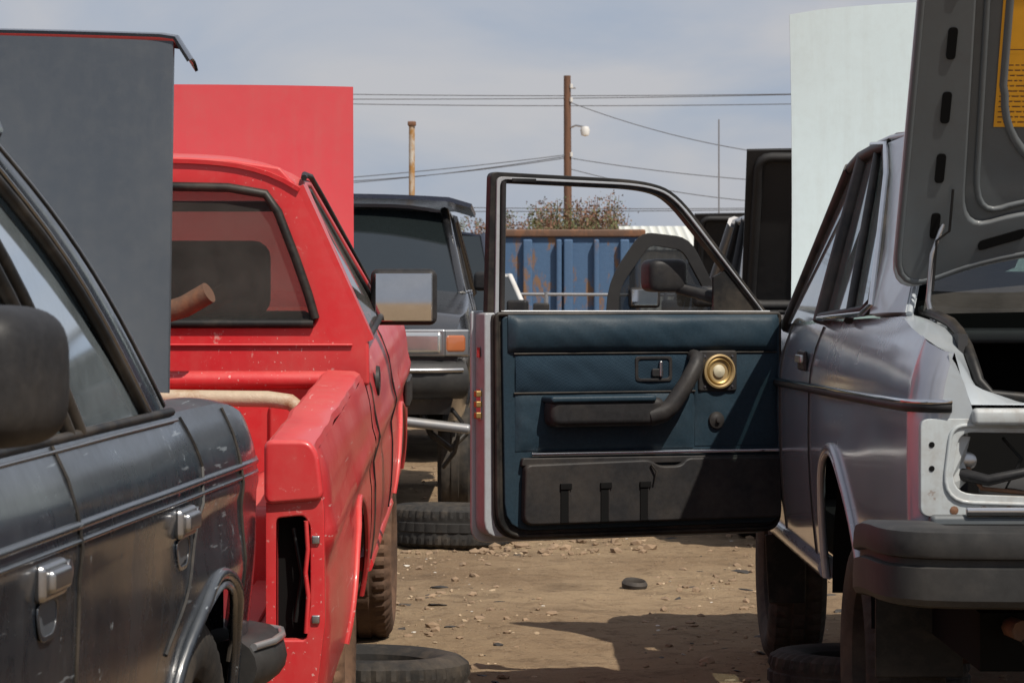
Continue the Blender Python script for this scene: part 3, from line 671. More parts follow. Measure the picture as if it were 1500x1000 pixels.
for s_,ln in((.20,.03),(.335,.034),(.475,.036),(.62,.036),(.76,.036)):
    xc=.918+.02*s_
    p=[(xc-.010,s_-ln),(xc+.010,s_-ln),(xc+.012,s_+ln),(xc-.008,s_+ln)]
    plate('lid_slot',[LD(x,s,.0195) for x,s in rpoly(p,.009)],Vector(LD(0,0,.003))-Vector(LD(0,0,0)),M_dark,0)
plate('lid_slot_lower',[LD(x,s,.0195) for x,s in rpoly([(1.02,.14),(1.12,.172),(1.12,.195),(1.02,.163)],.01)],Vector(LD(0,0,.003))-Vector(LD(0,0,0)),M_dark,0)
arc=[(1.055+.2*(1-math.cos(a)),.50-.2*math.sin(a)) for a in lin(0,1.5,12)]
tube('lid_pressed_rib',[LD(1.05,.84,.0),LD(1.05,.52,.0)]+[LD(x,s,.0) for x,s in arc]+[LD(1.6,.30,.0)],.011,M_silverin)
def lab(x0,x1,s0,s1,n,m,nm,th=.002): plate(nm,[LD(x0,s0,n),LD(x1,s0,n),LD(x1,s1,n),LD(x0,s1,n)],Vector(LD(0,0,th))-Vector(LD(0,0,0)),m,0)
lab(1.036,1.25,.425,.76,.004,M_yellow,'caution_label')
V=[];F=[]
def q4(x,x1,s,s1):
    k0=len(V); V.extend([LD(x,s,.0068),LD(x1,s,.0068),LD(x1,s1,.0068),LD(x,s1,.0068)]); F.append((k0,k0+1,k0+2,k0+3))
for k in range(12):
    s=.435+k*.0118; x=1.043
    while x<1.235:
        wd=random.uniform(.006,.02); x1=min(x+wd,1.242); q4(x,x1,s,s+.0026); x+=wd+.004
for a in((1.044,1.242,.60,.602),(1.044,1.242,.745,.747),(1.044,1.046,.602,.745),(1.24,1.242,.602,.745)): q4(*a)
mesh('label_print',V,F,M_ink)
for xx in(.915,2*CX-.915):
    tube('lid_hinge_arm',[(xx+.01,5.93,1.10),(xx-.005,5.97,1.2),(xx+.0,5.95,1.3),(xx+.035,LD(0,.22)[1],LD(0,.22)[2])],.006,M_chromed)
    tube('lid_wire',[LD(xx+.04,.29,.03),LD(xx+.035,.2,.05),(xx+.01,5.95,1.33),(xx,5.94,1.22)],.003,M_seal)
    box('hinge_bracket',(xx+.005,5.96,1.13),(.05,.08,.05),M_silverin,.008)
grid('raised_hood',lin(0,1,12),lin(-1,1,17),lambda u,t:(CX+t*(.750-.006*(1-(2*u-1)**2)),8.92+.04*u-.03*(1-t*t),1.10+1.045*u+.035*u*(1-t*t)-.01*u*abs(t)**9),M_hoodw,solid=.03)
box('cowl',(CX,8.5,1.08),(1.55,.6,.05),M_silver,.02)
box('engine_bay',(CX,9.3,.8),(1.4,1.0,.2),M_dark,.02); box('front_panel',(CX,9.88,.8),(1.4,.04,.4),M_silver,.02)
box('front_bumper',(CX,10.0,.68),(1.7,.14,.16),M_bump,.03)

# ---- open front door (parts of silver_sedan)
def D(u,w_,v): return (-.07+.926*u-.374*w_, 7.85+.374*u+.926*w_, v)
nin=lambda d:Vector(D(0,d,0))-Vector(D(0,0,0))
def dpl(nm,p,w0,th,m,r=.01,bev=.004): return plate(nm,[D(u,w0,v) for u,v in rpoly(p,r)],nin(th),m,bev)
dpl('door_shell',[(.0,.515),(.0,1.165),(.955,1.165),(.955,.515)],.025,.075,M_jamb,[.05,.01,.01,.05],.006)
dpl('door_outer_skin',[(-.012,.495),(-.012,1.17),(.965,1.17),(.965,.495)],.10,.012,M_silver,[.05,.01,.01,.05],.005)
ring('door_seal',[D(u,.012,v) for u,v in rpoly([(.024,.508),(.020,1.16),(.952,1.16),(.952,.508)],[.09,.01,.01,.05],6)],[D(u,.012,v) for u,v in rpoly([(.060,.540),(.048,1.155),(.94,1.155),(.94,.54)],[.08,.01,.01,.05],6)],nin(.015),M_seal,.005)
tube('door_seal_bulb',[D(u,.006,v) for u,v in rpoly([(.034,.518),(.030,1.16),(.945,1.16),(.945,.518)],[.09,.01,.01,.05],6)],.007,M_seal,closed=True)
dpl('door_trim_base',[(.055,.535),(.045,1.155),(.945,1.155),(.945,.535)],0,.02,M_vinyl,[.08,.02,.02,.04])
def pad(nm,u0,u1,v0,v1,dep,m):
    nu,nv=60,12
    def f(a,b_):
        u=u0+(u1-u0)*a; v=v0+(v1-v0)*b_
        e=min(1,min(a,1-a)*(u1-u0)/.02)*1.0; g=math.sin(math.pi*b_)**.5
        wob=noise.noise(Vector((u*9,v*14,dep*50)))*.006+noise.noise(Vector((u*26+v*30,v*12,dep*50)))*.003
        return D(u,-.002-dep*g*(e**.5)-wob*g,v)
    return grid(nm,lin(0,1,nu),lin(0,1,nv),f,m)
pad('door_upper_pad',.062,.935,1.05,1.158,.022,M_vinyl)
pad('door_fabric_insert',.085,.655,.935,1.042,.008,M_fabric)
pad('door_mid_pad',.66,.935,.77,1.045,.006,M_vinyl)
pad('door_lower_pad',.085,.655,.765,.93,.010,M_vinyl)
tube('trim_seam',[D(u,-.004,1.046) for u in lin(.08,.93,8)],.003,M_seal); tube('trim_seam',[D(u,-.004,.932) for u in lin(.08,.66,8)],.003,M_seal)
tube('door_chrome_strip',[D(u,-.014,.756-.004*u) for u in lin(.13,.93,8)],.007,M_chrome)
dpl('door_pocket',[(.100,.552),(.105,.728),(.50,.735),(.53,.715),(.60,.715),(.62,.738),(.935,.735),(.935,.552)],-.035,.035,M_plastic,[.03,.02,.02,.02,.02,.02,.02,.02],.008)
for u in(.225,.352,.478):
    box('pocket_slot',D(u,-.0355,.607),(.024,.006,.10),M_dark,.001,rz=.385); box('pocket_slot_clip',D(u+.004,-.038,.662),(.036,.008,.018),M_dark,.002,rz=.385)
    tube('pocket_slot_rim',[D(u+.014,-.037,.56),D(u+.014,-.037,.655)],.0025,M_plastic)
dpl('pocket_upper_lip',[(.098,.722),(.102,.746),(.94,.740),(.94,.722)],-.02,.02,M_plastic,.006)
tube('pocket_cord',[D(.50,-.04,.72),D(.515,-.045,.70),D(.51,-.045,.67)],.003,M_seal)
def DB(nm,u0,u1,v0,v1,w0,w1,m,b_=.012): return plate(nm,[D(u,w0,v) for u,v in rpoly([(u0,v0),(u0,v1),(u1,v1),(u1,v0)],b_*1.5)],nin(w1-w0),m,b_)
DB('armrest',.168,.535,.835,.918,-.075,0,M_plastic,.020)
DB('armrest_top',.165,.50,.905,.925,-.082,0,M_vinyl,.008)
tube('door_pull',[D(.49,-.05,.862),D(.53,-.062,.872),D(.555,-.066,.892),D(.60,-.068,.955),D(.635,-.062,1.01),D(.645,-.05,1.03),D(.652,-.01,1.035)],lambda t:.030-.009*t,M_plastic,seg=12)
ring('release_bezel',[D(u,-.012,v) for u,v in rpoly([(.462,.962),(.462,1.036),(.582,1.036),(.582,.962)],.012)],[D(u,-.012,v) for u,v in rpoly([(.472,.971),(.472,1.027),(.572,1.027),(.572,.971)],.01)],nin(.012),M_plastic,.002)
DB('release_recess',.47,.574,.969,1.029,-.0045,0,M_dark,.002); DB('release_lever',.515,.552,.975,1.00,-.016,-.006,M_plastic,.004); DB('release_lever_tip',.538,.548,.975,1.022,-.02,-.006,M_chromed,.003)
DB('speaker_frame',.668,.795,.93,1.052,-.014,0,M_plastic,.006)
nv=nin(-1)
lathe('speaker_ring',[(.050,.0),(.051,.010),(.046,.012),(.042,.008),(.042,.004)],D(.732,-.0145,.990),nv,M_gold)
lathe('speaker_cone',[(.042,.004),(.030,.0015),(.018,.001)],D(.732,-.0150,.990),nv,M_gold)
lathe('speaker_surround',[(.040,.0045),(.036,.008),(.031,.0045)],D(.732,-.0150,.990),nv,M_brass)
lathe('speaker_dust_cap',[(.020,.001),(.018,.006),(.012,.009),(0,.011)],D(.732,-.0155,.990),nv,M_cone)
for a in(.045,-.045):
    for b_ in(.045,-.045): lathe('speaker_screw',[(.004,0),(.003,.003),(0,.003)],D(.732+a,-.0145,.990+b_),nv,M_chromed,seg=10)
lathe('window_crank_hub',[(.026,0),(.024,.006),(.015,.008),(.012,.010),(.0,.010)],D(.728,-.008,.845),nv,M_plastic); lathe('crank_shaft',[(.008,0),(.007,.014),(0,.015)],D(.728,-.010,.845),nv,M_plastic,seg=12)
fo=[(.010,1.14),(.022,1.572),(.50,1.556),(.615,1.525),(.955,1.12)]
fi=[(.052,1.166),(.058,1.540),(.50,1.528),(.590,1.502),(.888,1.166)]
ring('window_frame',[D(u,.03,v) for u,v in rpoly(fo,[.01,.02,.1,.09,.02],6)],[D(u,.03,v) for u,v in rpoly(fi,[.01,.025,.1,.08,.02],6)],nin(.035),M_seal,.005)
fi2=[(.044,1.16),(.048,1.550),(.50,1.538),(.600,1.510),(.904,1.16)]; fi3=[(.032,1.155),(.038,1.558),(.50,1.545),(.606,1.516),(.913,1.155)]
ring('window_channel',[D(u,.022,v) for u,v in rpoly(fi3,[.01,.02,.1,.09,.02],6)],[D(u,.022,v) for u,v in rpoly(fi2,[.01,.025,.1,.08,.02],6)],nin(.010),M_jamb,.002)
tube('sill_chrome',[D(.05,.02,1.168),D(.92,.02,1.166)],.004,M_chromed)
tube('rear_frame_inner',[D(.054,.024,1.17),D(.059,.024,1.545)],.008,M_plastic)
box('frame_label',D(.12,.016,1.548),(.075,.004,.010),M_seal,.001,rz=.385)
mesh('mirror_sail',[D(.74,.04,1.166),D(.888,.04,1.166),D(.78,.04,1.29),D(.74,.04,1.27)],[(0,1,2,3)],M_seal,solid=.01)
tube('mirror_arm',[D(.78,.05,1.20),D(.72,.11,1.225),D(.67,.14,1.24)],.020,M_plastic)
shell('door_mirror',D(.640,.17,1.275),(.125,.11,.10),M_plastic,rz=.3,e=.4)
box('latch_plate',D(-.002,.062,.90),(.035,.006,.09),M_chromed,.002,rz=1.955); 
for v in(.93,.90,.868): box('latch',D(-.008,.055,v),(.020,.022,.018),M_brass,.003,rz=.385)
box('edge_reflector',D(-.004,.062,1.05),(.022,.004,.03),M_redl,.002,rz=1.955)
tube('door_stop',[D(.95,.03,.8),(.86,8.3,.8)],.012,M_chromed)

# ------------------------------------------------------------------ RED PICKUP
group('red_pickup_truck',(-1.2,8.2,0))
sh=Matrix.Identity(4); sh[2][1]=.06; sh[2][3]=-.06*7.7
XF[0]=sh
PX=-1.2; BY=5.85
mp_=lambda p:(2*PX-p[0],p[1],p[2])
def px_(y,z):
    x=-.395
    if z>.86: x-=.10*((z-.86)/.25)**2
    if z<.6: x-=.035*((.6-z)/.25)**2
    if y<BY+.1: x-=.02*((BY+.1-y)/.1)**2
    if y>10.3: x-=.1*((y-10.3)/.4)**2
    x+= .014*math.exp(-((z-.80)/.035)**2)-.006*math.exp(-((z-.72)/.03)**2)
    x+= noise.noise(Vector((y*2.5,z*3,1)))*.004
    return x
bar=[(7.12,.36,.36)]; far=[(9.75,.34,.37)]
side('bedside_outer',stations(BY,7.66,40,[(7.12,.36)]),26,archfn(lambda y:.40,bar),lambda y:.985,px_,M_red)
side('bedside_outer_left',stations(BY,7.66,20,[(7.12,.36)]),8,archfn(lambda y:.40,bar),lambda y:.985,lambda y,z:2*PX-px_(y,z),M_red)
cz=lambda y:lerp([(7.7,1.085),(8.9,1.085),(9.6,1.04),(10.7,.98)],y)
side('cab_side',stations(7.70,10.7,60,[(9.75,.37)]),26,archfn(lambda y:.40,far),cz,px_,M_red)
side('cab_side_left',stations(7.70,10.7,30,[(9.75,.37)]),8,archfn(lambda y:.40,far),cz,lambda y,z:2*PX-px_(y,z),M_red)
arch_parts(7.12,.36,.36,px_,1,M_red,.4); arch_parts(9.75,.34,.37,px_,1,M_red,.4)
for s in(0,1):
    g=(lambda p:p) if s==0 else mp_
    x0=px_(6.5,.985)
    rp_=[(x0,.985),(x0-.006,1.0),(x0-.02,1.008),(-.515,1.012),(-.525,1.006),(-.527,.96),(-.505,.95),(-.505,.56)]
    V=[];F=[];yy=lin(BY,7.64,40)
    for y in yy:
        for i,(x,z) in enumerate(rp_): V.append(g((x+(noise.noise(Vector((y*5,2,0)))*.005 if i<6 else 0),y,z+noise.noise(Vector((y*4,x,0)))*.005)))
    k_=len(rp_)
    for i in range(len(yy)-1):
        for j in range(k_-1): F.append((i*k_+j,i*k_+j+1,(i+1)*k_+j+1,(i+1)*k_+j))
    mesh('bed_rail',V,F,M_red,smooth=True,sharp=32)
    po=[(-.527,.42),(-.527,1.008),(-.435,1.008),(-.418,.985),(-.402,.86),(-.40,.62),(-.425,.42)]
    pi=[(-.505,.585),(-.505,.845),(-.46,.85),(-.445,.85),(-.432,.83),(-.432,.66),(-.44,.585)]
    ring('bed_end_post',[g((x,BY-.005,z)) for x,z in rpoly(po,.012)],[g((x,BY-.005,z)) for x,z in rpoly(pi,.01)],(0,.03,0),M_red,.004)
    plate('bed_end_cap',[g((x,BY-.02,z)) for x,z in rpoly([(-.530,.875),(-.530,1.014),(-.434,1.014),(-.413,.985),(-.402,.885)],.02)],(0,.03,0),M_red,.010)
    box('tail_lamp_cavity',g((-.47,BY+.25,.72)),(.09,.4,.3),M_dark,0)
    tube('cavity_wire',[g((-.47,BY+.03,.82)),g((-.45,BY+.015,.72)),g((-.465,BY+.02,.62))],.005,M_seal)
    tube('cavity_flange',[g((-.441,BY-.004,.84)),g((-.437,BY-.004,.78)),g((-.442,BY-.004,.73)),g((-.436,BY-.004,.68)),g((-.441,BY-.004,.6))],.005,M_red)
    for z in(.80,.63): box('lamp_clip',g((-.420,BY-.008,z)),(.018,.006,.018),M_chromed,.003)
    box('inner_wheelhouse',g((-.60,7.12,.64)),(.2,.8,.22),M_red,.03)
box('bed_floor',(PX,6.75,.55),(1.42,1.78,.02),M_red,0)
for i in range(9): box('floor_rib',(PX-.6+i*.15,6.75,.565),(.06,1.75,.012),M_red,.004)
box('bed_front_wall',(PX,7.62,.77),(1.42,.03,.42),M_red,.004)
for i in range(8): box('front_wall_rib',(PX-.56+i*.16,7.60,.75),(.07,.02,.34),M_red,.008)
tube('bed_front_rail',[(-.5,7.60,.985),(-1.9,7.60,.985)],.025,M_red)
box('bed_sill',(PX,BY+.02,.50),(1.5,.04,.12),M_red,.01)
R_=[(-.402,.96),(-.404,1.085),(-.445,1.20),(-.50,1.32),(-.60,1.515),(-.655,1.575),(-.80,1.598),(-1.0,1.606)]
W_=[(-.56,1.135),(-.555,1.15),(-.575,1.22),(-.61,1.32),(-.66,1.45),(-.695,1.500),(-.80,1.518),(-1.0,1.522)]
outer=[(x,7.70,z) for x,z in R_]+[mp_((x,7.70,z)) for x,z in R_[::-1]]
inner=[(x,7.70,z) for x,z in W_]+[mp_((x,7.70,z)) for x,z in W_[::-1]]
ring('cab_back',outer,inner,(0,.03,0),M_red,.008)
tube('rear_window_seal',[(p[0],7.695,p[2]) for p in inner],.013,M_seal,closed=True)
mesh('rear_window_glass',[(p[0],7.705,p[2]) for p in inner],[tuple(range(len(inner)))],M_clear)
tube('cab_back_crease',[(-.45,7.695,1.075),(-1.95,7.695,1.075)],.004,M_red)
rw_=lambda y:lerp([(7.70,.60),(8.35,.585)],y)
def rooff(y,t):
    return (PX+t*rw_(y),y,1.525+.082*(1-abs(t)**5)-.03*((y-7.9)/.45)**2*(1 if y>7.9 else 0)-.012*((7.85-y)/.15)*(1 if y<7.85 else 0))
grid('cab_roof',lin(7.69,8.38,12),lin(-1,1,29),rooff,M_red,solid=.012)
for s in(0,1):
    g=(lambda p:p) if s==0 else mp_
    B0=(-.41,7.73,1.085);T0=(-.605,7.76,1.525);T1=(-.615,8.32,1.50);B1=(-.43,8.86,1.085)
    mesh('side_window_glass',[g(B0),g(B1),g(T1),g(T0)],[(0,1,2,3)],M_glass)
    mesh('rear_quarter_pillar',[g((-.404,7.70,1.085)),g((-.408,7.80,1.085)),g((-.604,7.83,1.525)),g((-.602,7.70,1.52))],[(0,1,2,3)],M_red,solid=.03)
    tube('door_frame',[g(p) for p in [(-.412,7.82,1.09),(-.606,7.86,1.50),(-.615,7.92,1.525),(-.622,8.28,1.515),(-.60,8.40,1.46),(-.425,8.87,1.09)]],.015,M_red)
    tube('door_frame_seal',[g(p) for p in [(-.418,7.845,1.09),(-.606,7.885,1.48),(-.612,7.94,1.505),(-.617,8.26,1.495),(-.60,8.36,1.45),(-.43,8.82,1.09)]],.013,M_seal)
    tube('drip_moulding',[g(p) for p in [(-.588,7.72,1.545),(-.60,7.9,1.552),(-.612,8.3,1.54),(-.585,8.46,1.47),(-.42,8.98,1.09)]],.009,M_seal)
    tube('belt_seal',[g((-.408,7.8,1.09)),g((-.42,8.86,1.09))],.010,M_seal)
    tube('door_gap',[g((px_(7.85,z)+.001,7.85,z)) for z in lin(.45,1.08,10)],.004,M_seal,seg=5)
    tube('door_gap_front',[g((px_(8.95,z)+.001,8.95,z)) for z in lin(.45,1.08,10)],.004,M_seal,seg=5)
    lathe('door_handle',[(.045,0),(.043,.01),(.03,.012),(0,.004)],g((px_(8.08,.93)+.0,8.08,.94)),(1 if s==0 else -1,0,0),M_plastic,seg=20)
    box('mirror_housing',g((-.345,8.72,1.150)),(.212,.05,.180),M_plastic,.03,seg=4)
    box('mirror_glass',g((-.345,8.6935,1.150)),(.182,.006,.152),M_mirror,.003,rz=.03 if s==0 else -.03)
    tube('mirror_arm',[g((-.42,8.76,1.09)),g((-.36,8.76,1.08)),g((-.345,8.74,1.12))],.016,M_plastic)
    XF[0]=Matrix.Identity(4)
    for yc in(7.12,9.75): wheel(g((-.52,yc,.30)),(1 if s==0 else -1,0,0),R=.305,wd=.19,tm=M_tiredust)
    XF[0]=sh
grid('windshield',lin(0,1,5),lin(-1,1,13),lambda u,t:(PX+t*(.77-.17*u),8.98-.6*u+.05*(1-t*t),1.085+.42*u),M_clear)
box('bench_seat',(PX,8.0,.90),(1.3,.18,.5),M_beige,.06); box('dashboard',(PX,8.85,1.0),(1.45,.3,.12),M_beige,.04)
for s in(-.42,.0+.30): box('headrest',(PX+s,7.92,1.25),(.40,.10,.22),M_beige,.05,seg=4)
box('sun_visor',(PX+.3,8.3,1.45),(.45,.12,.03),M_beige,.01); box('rear_view_mirror',(PX,8.4,1.42),(.22,.03,.06),M_plastic,.01)
lathe('steering_wheel',[(.18,-.012),(.192,0),(.18,.012),(.168,0),(.18,-.012)],(PX-.38,8.6,1.12),(0,-1,.4),M_plastic,seg=30)
grid('raised_hood',lin(0,1,10),lin(-1,1,17),lambda u,t:(PX+t*.655,9.42-.05*u-.02*(1-t*t),1.05+.79*u-.008*t*t*u),M_redhood,solid=.025)
box('cowl',(PX,9.15,1.06),(1.45,.4,.04),M_red,.01); box('engine_bay',(PX,10.0,.75),(1.3,1.1,.2),M_dark,.02)
box('front_panel',(PX,10.66,.75),(1.35,.04,.35),M_red,.02)
box('chassis',(PX,8.2,.42),(.9,4.6,.12),M_dark,0)
tube('rocker_step',[(-.43,8.0,.41),(-.43,9.35,.41)],.025,M_red)
box('wheel_flare_front',(-.385,10.15,.72),(.02,.28,.10),M_plastic,.008)
tube('loose_pipe',[(-1.35,7.42,.955),(-.95,7.40,.955),(-.66,7.38,.953),(-.60,7.38,.945),(-.56,7.37,.915)],.022,M_pipe,seg=14)
tube('rusty_muffler_pipe',[(-1.15,7.52,1.05),(-.98,7.52,1.17),(-.90,7.5,1.195),(-.83,7.48,1.235)],.030,M_rust,seg=14)
XF[0]=Matrix.Identity(4)

# ------------------------------------------------------------------ DARK SEDAN (near left)
group('dark_blue_sedan',(-1.5,3.6,0))
dm=Matrix.Identity(4); dm[1][0]=-.068; dm[0][1]=.068; dm[0][3]=-.893
XF[0]=dm
DX=-.86
md=lambda p:(2*DX-p[0],p[1],p[2])
def dx(y,z):
    x=0.0
    if z>.876: x-=.045*((z-.876)/.124)**1.6
    if z<.8: x-=.02*((.8-z)/.3)**2
    if y>5.45: x-=.10*((min(y,5.74)-5.45)/.29)**3
    if y<1.4: x-=.2*((1.4-y)/.6)**2
    x+=.016*math.exp(-((z-.68)/.07)**2)*math.exp(-((y-5.04)/.42)**4)
    x+=.006*math.exp(-((z-.84)/.018)**2)
    x+=noise.noise(Vector((y*2.2,z*3,4)))*.003
    return x
dar=[(5.04,.34,.335),(2.05,.34,.34)]
dzt=lambda y:lerp([(.8,.78),(1.9,.93),(2.5,.985),(4.8,1.0),(5.3,1.0),(5.44,.993),(5.56,.97),(5.65,.93),(5.70,.88),(5.72,.84)],y)
st=stations(.8,5.72,100,[(5.04,.335),(2.05,.34)])+[5.69,5.71]
st=sorted(set(st))
dzb=archfn(lambda y:.30 if y<5.1 else .42,dar)
side('body_side',st,30,dzb,dzt,dx,M_navy)
side('body_side_far',st,6,dzb,dzt,lambda y,z:2*DX-dx(y,z),M_navy)
for a in dar: arch_parts(*a,dx,1,M_navy,.3)
tube('arch_flare',[(dx(5.04+.355*math.cos(a),.36+.355*math.sin(a))+.002,5.04+.355*math.cos(a),.34+.355*math.sin(a)) for a in lin(.2,2.9,26)],.012,M_navy)
for dz,r in((0,.007),(-.022,.004)): tube('side_crease',[(dx(y,.876+dz)+.001,y,.876+dz) for y in lin(1.5,5.62,44)],r,M_navy,seg=8)
tube('belt_moulding',[(dx(y,.995)-.002,y,dzt(y)+.002) for y in lin(2.5,4.85,20)],.008,M_seal)
tube('belt_chrome',[(dx(y,.985)+.004,y,dzt(y)-.012) for y in lin(2.5,4.85,20)],.003,M_chromed)
for pts in ([(3.93,.32),(3.93,.75),(3.93,.99)],[(4.62,.60),(4.74,.70),(4.88,.82),(4.93,.90),(4.90,.99)],[(5.30,.5),(5.32,.75),(5.33,.99)]):
    q=[]
    for (a,b_),(c_,d_) in zip(pts,pts[1:]):
        for t in lin(0,1,6): q.append((a+(c_-a)*t,b_+(d_-b_)*t))
    tube('door_gap',[(dx(y,z)+.001,y,z) for y,z in q],.004,M_seal,seg=5)
for y0 in(3.74,4.72):
    x0=dx(y0,.80)
    box('handle_bezel',(x0+.006,y0,.818),(.02,.135,.052),M_chromed,.012,seg=3)
    box('door_handle',(x0+.018,y0-.005,.820),(.018,.105,.032),M_chromed,.008,seg=3)
    ring('handle_scoop_lip',[(x0+.001,a,b_) for a,b_ in rpoly([(y0-.07,.79),(y0+.06,.79),(y0+.045,.735),(y0-.05,.735)],.03)],[(x0+.001,a,b_) for a,b_ in rpoly([(y0-.062,.788),(y0+.052,.788),(y0+.038,.743),(y0-.043,.743)],.025)],(.003,0,0),M_navy,.001)
    plate('handle_scoop',[(x0+.0015,a,b_) for a,b_ in rpoly([(y0-.062,.788),(y0+.052,.788),(y0+.038,.743),(y0-.043,.743)],.025)],(.001,0,0),M_navylid,0)
    lathe('key_lock',[(.017,0),(.016,.008),(0,.010)],(x0+.006,y0+.088,.822),(1,0,0),M_chromed,seg=16)
Cb=(-.045,4.86,1.0); Ct=(-.17,4.08,1.455); Ab=(-.05,2.45,.99); At=(-.19,3.05,1.44)
for s in(0,1):
    g=(lambda p:p) if s==0 else md
    grid('side_glass',lin(0,1,8),lin(0,1,8),lambda a,b_:g(tuple((Vector((-.055,2.5,1.0)).lerp(Vector((-.055,4.66,1.0)),a)).lerp(Vector((-.19,3.1,1.41)).lerp(Vector((-.175,4.0,1.40)),a),b_)+Vector((.012*math.sin(math.pi*b_),0,0)))),M_dustsheen)
    c0=Vector(Cb);c1=Vector(Ct)
    V=[];F=[]
    for i,t in enumerate(lin(0,1,14)):
        p=c0.lerp(c1,t)+Vector((.008*math.sin(math.pi*t),0,.030*math.sin(math.pi*t)))
        for q in((-.010,-.17+.05*t,-.004),(0,-.12+.02*t,0),(.002,-.06,.002),(-.008,-.015,.001),(-.03,.02,0),(-.08,.05,0)): V.append(g((p.x+q[0],p.y+q[1],p.z+q[2])))
    for i in range(13):
        for k in range(5): F.append((i*6+k,i*6+k+1,i*6+k+7,i*6+k+6))
    mesh('c_pillar',V,F,M_navy,smooth=True)
    def fr(nm,a,b_,r,m,bow=.02): 
        tube(nm,[g(tuple(Vector(a).lerp(Vector(b_),t)+Vector((.008*math.sin(math.pi*t) if bow else 0,0,bow*math.sin(math.pi*t))))) for t in lin(0,1,10)],r,m,flat=1)
    fr('window_rear_seal',(-.05,4.665,1.0),(-.168,3.97,1.42),.010,M_seal,.026)
    fr('window_rear_trim',(-.044,4.69,1.0),(-.162,3.995,1.43),.004,M_chromed,.026)
    fr('rear_door_pillar',(-.046,4.14,1.0),(-.165,3.74,1.42),.013,M_seal)
    fr('rear_door_pillar_trim',(-.043,4.168,1.0),(-.162,3.765,1.42),.004,M_chromed)
    fr('rear_door_frame',(-.048,4.08,1.0),(-.170,3.68,1.42),.012,M_seal)
    fr('b_pillar',(-.05,3.2,1.0),(-.18,3.3,1.42),.03,M_seal,0)
    fr('a_pillar',Ab,At,.03,M_navy,.0)
    tube('roof_rail',[g(p) for p in [At,(-.185,3.5,1.465),(-.175,3.9,1.465),Ct]],.024,M_navy)
    tube('pillar_gutter',[g(tuple(c0.lerp(c1,t)+Vector((.008*math.sin(math.pi*t)-.006,-.012,.004+.030*math.sin(math.pi*t))))) for t in lin(0.02,1,14)],.0045,M_chromed)
    tube('pillar_seal',[g(tuple(c0.lerp(c1,t)+Vector((.008*math.sin(math.pi*t)-.002,-.035,.003+.030*math.sin(math.pi*t))))) for t in lin(0.02,1,14)],.004,M_seal)
grid('roof',lin(3.0,4.12,8),lin(-1,1,15),lambda y,t:(DX+t*.68,y,1.45+.05*(1-t**4)),M_navy)
grid('rear_window',lin(0,1,6),lin(-1,1,13),lambda u,t:(DX+t*(.76-.08*u),4.95-.85*u+.06*(1-t*t),1.01+.45*u),M_dglass)
grid('windshield',lin(0,1,6),lin(-1,1,13),lambda u,t:(DX+t*(.78-.10*u),2.45+.62*u-.06*(1-t*t),.99+.46*u),M_glass)
grid('hood',lin(.85,2.4,8),lin(-1,1,13),lambda y,t:(DX+t*.8,y,dzt(y)+.05*(1-t*t)),M_navy)
grid('rear_shoulder',lin(4.88,5.71,20),lin(0,1,6),lambda y,t:(dx(y,dzt(y))-.085*t,y,dzt(y)+.012*math.sin(t*2.2)),M_navy)
grid('front_panel',lin(-1,1,9),[.4,.78],lambda t,z:(DX+t*.7,.82-.06*(1-t*t),z),M_navy); box('front_bumper',(DX,.76,.5),(1.6,.16,.16),M_bump,.05)
for s in(-.35,.35): box('front_seat',(DX+s,3.3,.9),(.5,.16,.6),M_beige,.06); box('headrest',(DX+s,3.32,1.25),(.26,.1,.16),M_beige,.04)
box('rear_seat',(DX,4.55,.85),(1.4,.2,.5),M_beige,.06); box('parcel_shelf',(DX,4.75,.99),(1.45,.35,.02),M_int,.005)
box('trunk_interior',(DX,5.3,.6),(1.45,.7,.3),M_dark,0)
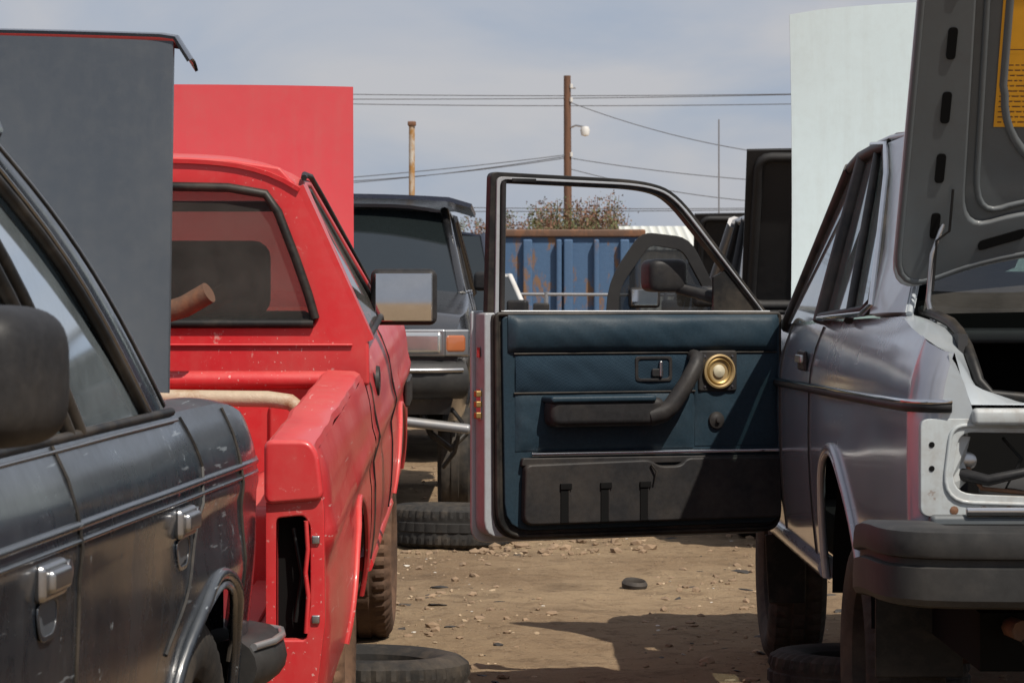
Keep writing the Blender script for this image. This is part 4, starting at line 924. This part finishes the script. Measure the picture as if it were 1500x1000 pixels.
grid('rear_panel',lin(-1,1,15),lin(.42,.86,5),lambda t,z:(DX+t*.76,5.715+.02*(1-t*t),z),M_navy)
bp_=[(-.030,5.40),(-.006,5.50),(-.004,5.60),(-.02,5.69),(-.06,5.74),(-.15,5.765),(DX,5.78)]
bp_=bp_+[(2*DX-x,y) for x,y in bp_[-2::-1]]
tube('rear_bumper',[(x,y,.475) for x,y in bp_],.055,M_bump,seg=16)
tube('rear_bumper_strip',[(x+(.045 if i<4 else -.045 if i>8 else 0),y+(.04 if 3<i<9 else 0),.515) for i,(x,y) in enumerate(bp_)],.008,M_grey,seg=8)
shell('wing_mirror',(.115,2.95,1.118),(.175,.17,.155),M_plastic,rz=-.25,e=.52); tube('mirror_stalk',[(-.04,2.85,1.02),(.05,2.9,1.06)],.04,M_plastic)
def lidf(u,t): return (DX-.005+t*.785,5.02+.05*u-.02*(1-t*t)*u,1.03+.650*u+.018*(1-t*t))
grid('raised_trunk_lid',lin(0,1,12),lin(-1,1,21),lidf,M_navylid,solid=.018)
grid('lid_lip',lin(-1,1,61),lin(0,1,7),lambda t,v:(DX-.005+t*.815,5.055+.085*v,1.688+.018*(1-t*t)+.016*math.sin(v*2.6)-.02*v-(.045*max(0,(abs(t)-.955)/.045)**2)),M_black,solid=.006)
for x in(0,2*DX): wheel((x-.11 if x==0 else x+.11,5.04,.31),(1 if x==0 else -1,0,0)); wheel((x-.11 if x==0 else x+.11,2.05,.31),(1 if x==0 else -1,0,0),fine=False)
XF[0]=Matrix.Identity(4)

# ------------------------------------------------------------------ loose tyres
flat_tire('discarded_tire',-.42,7.86,.30,.19)
flat_tire('discarded_tire.001',-.30,13.55,.31,.2)
flat_tire('discarded_tire.002',-.95,13.8,.31,.2)
flat_tire('discarded_tire.003',1.06,8.12,.3,.15)
PAR[0]=None
lathe('discarded_hose_ring',[(.038,.0),(.052,.0),(.055,.02),(.045,.034),(.036,.02),(.038,0)],(.51,11.4,gh(.51,11.4)+.002),(.1,-.15,1),M_st3,seg=20)
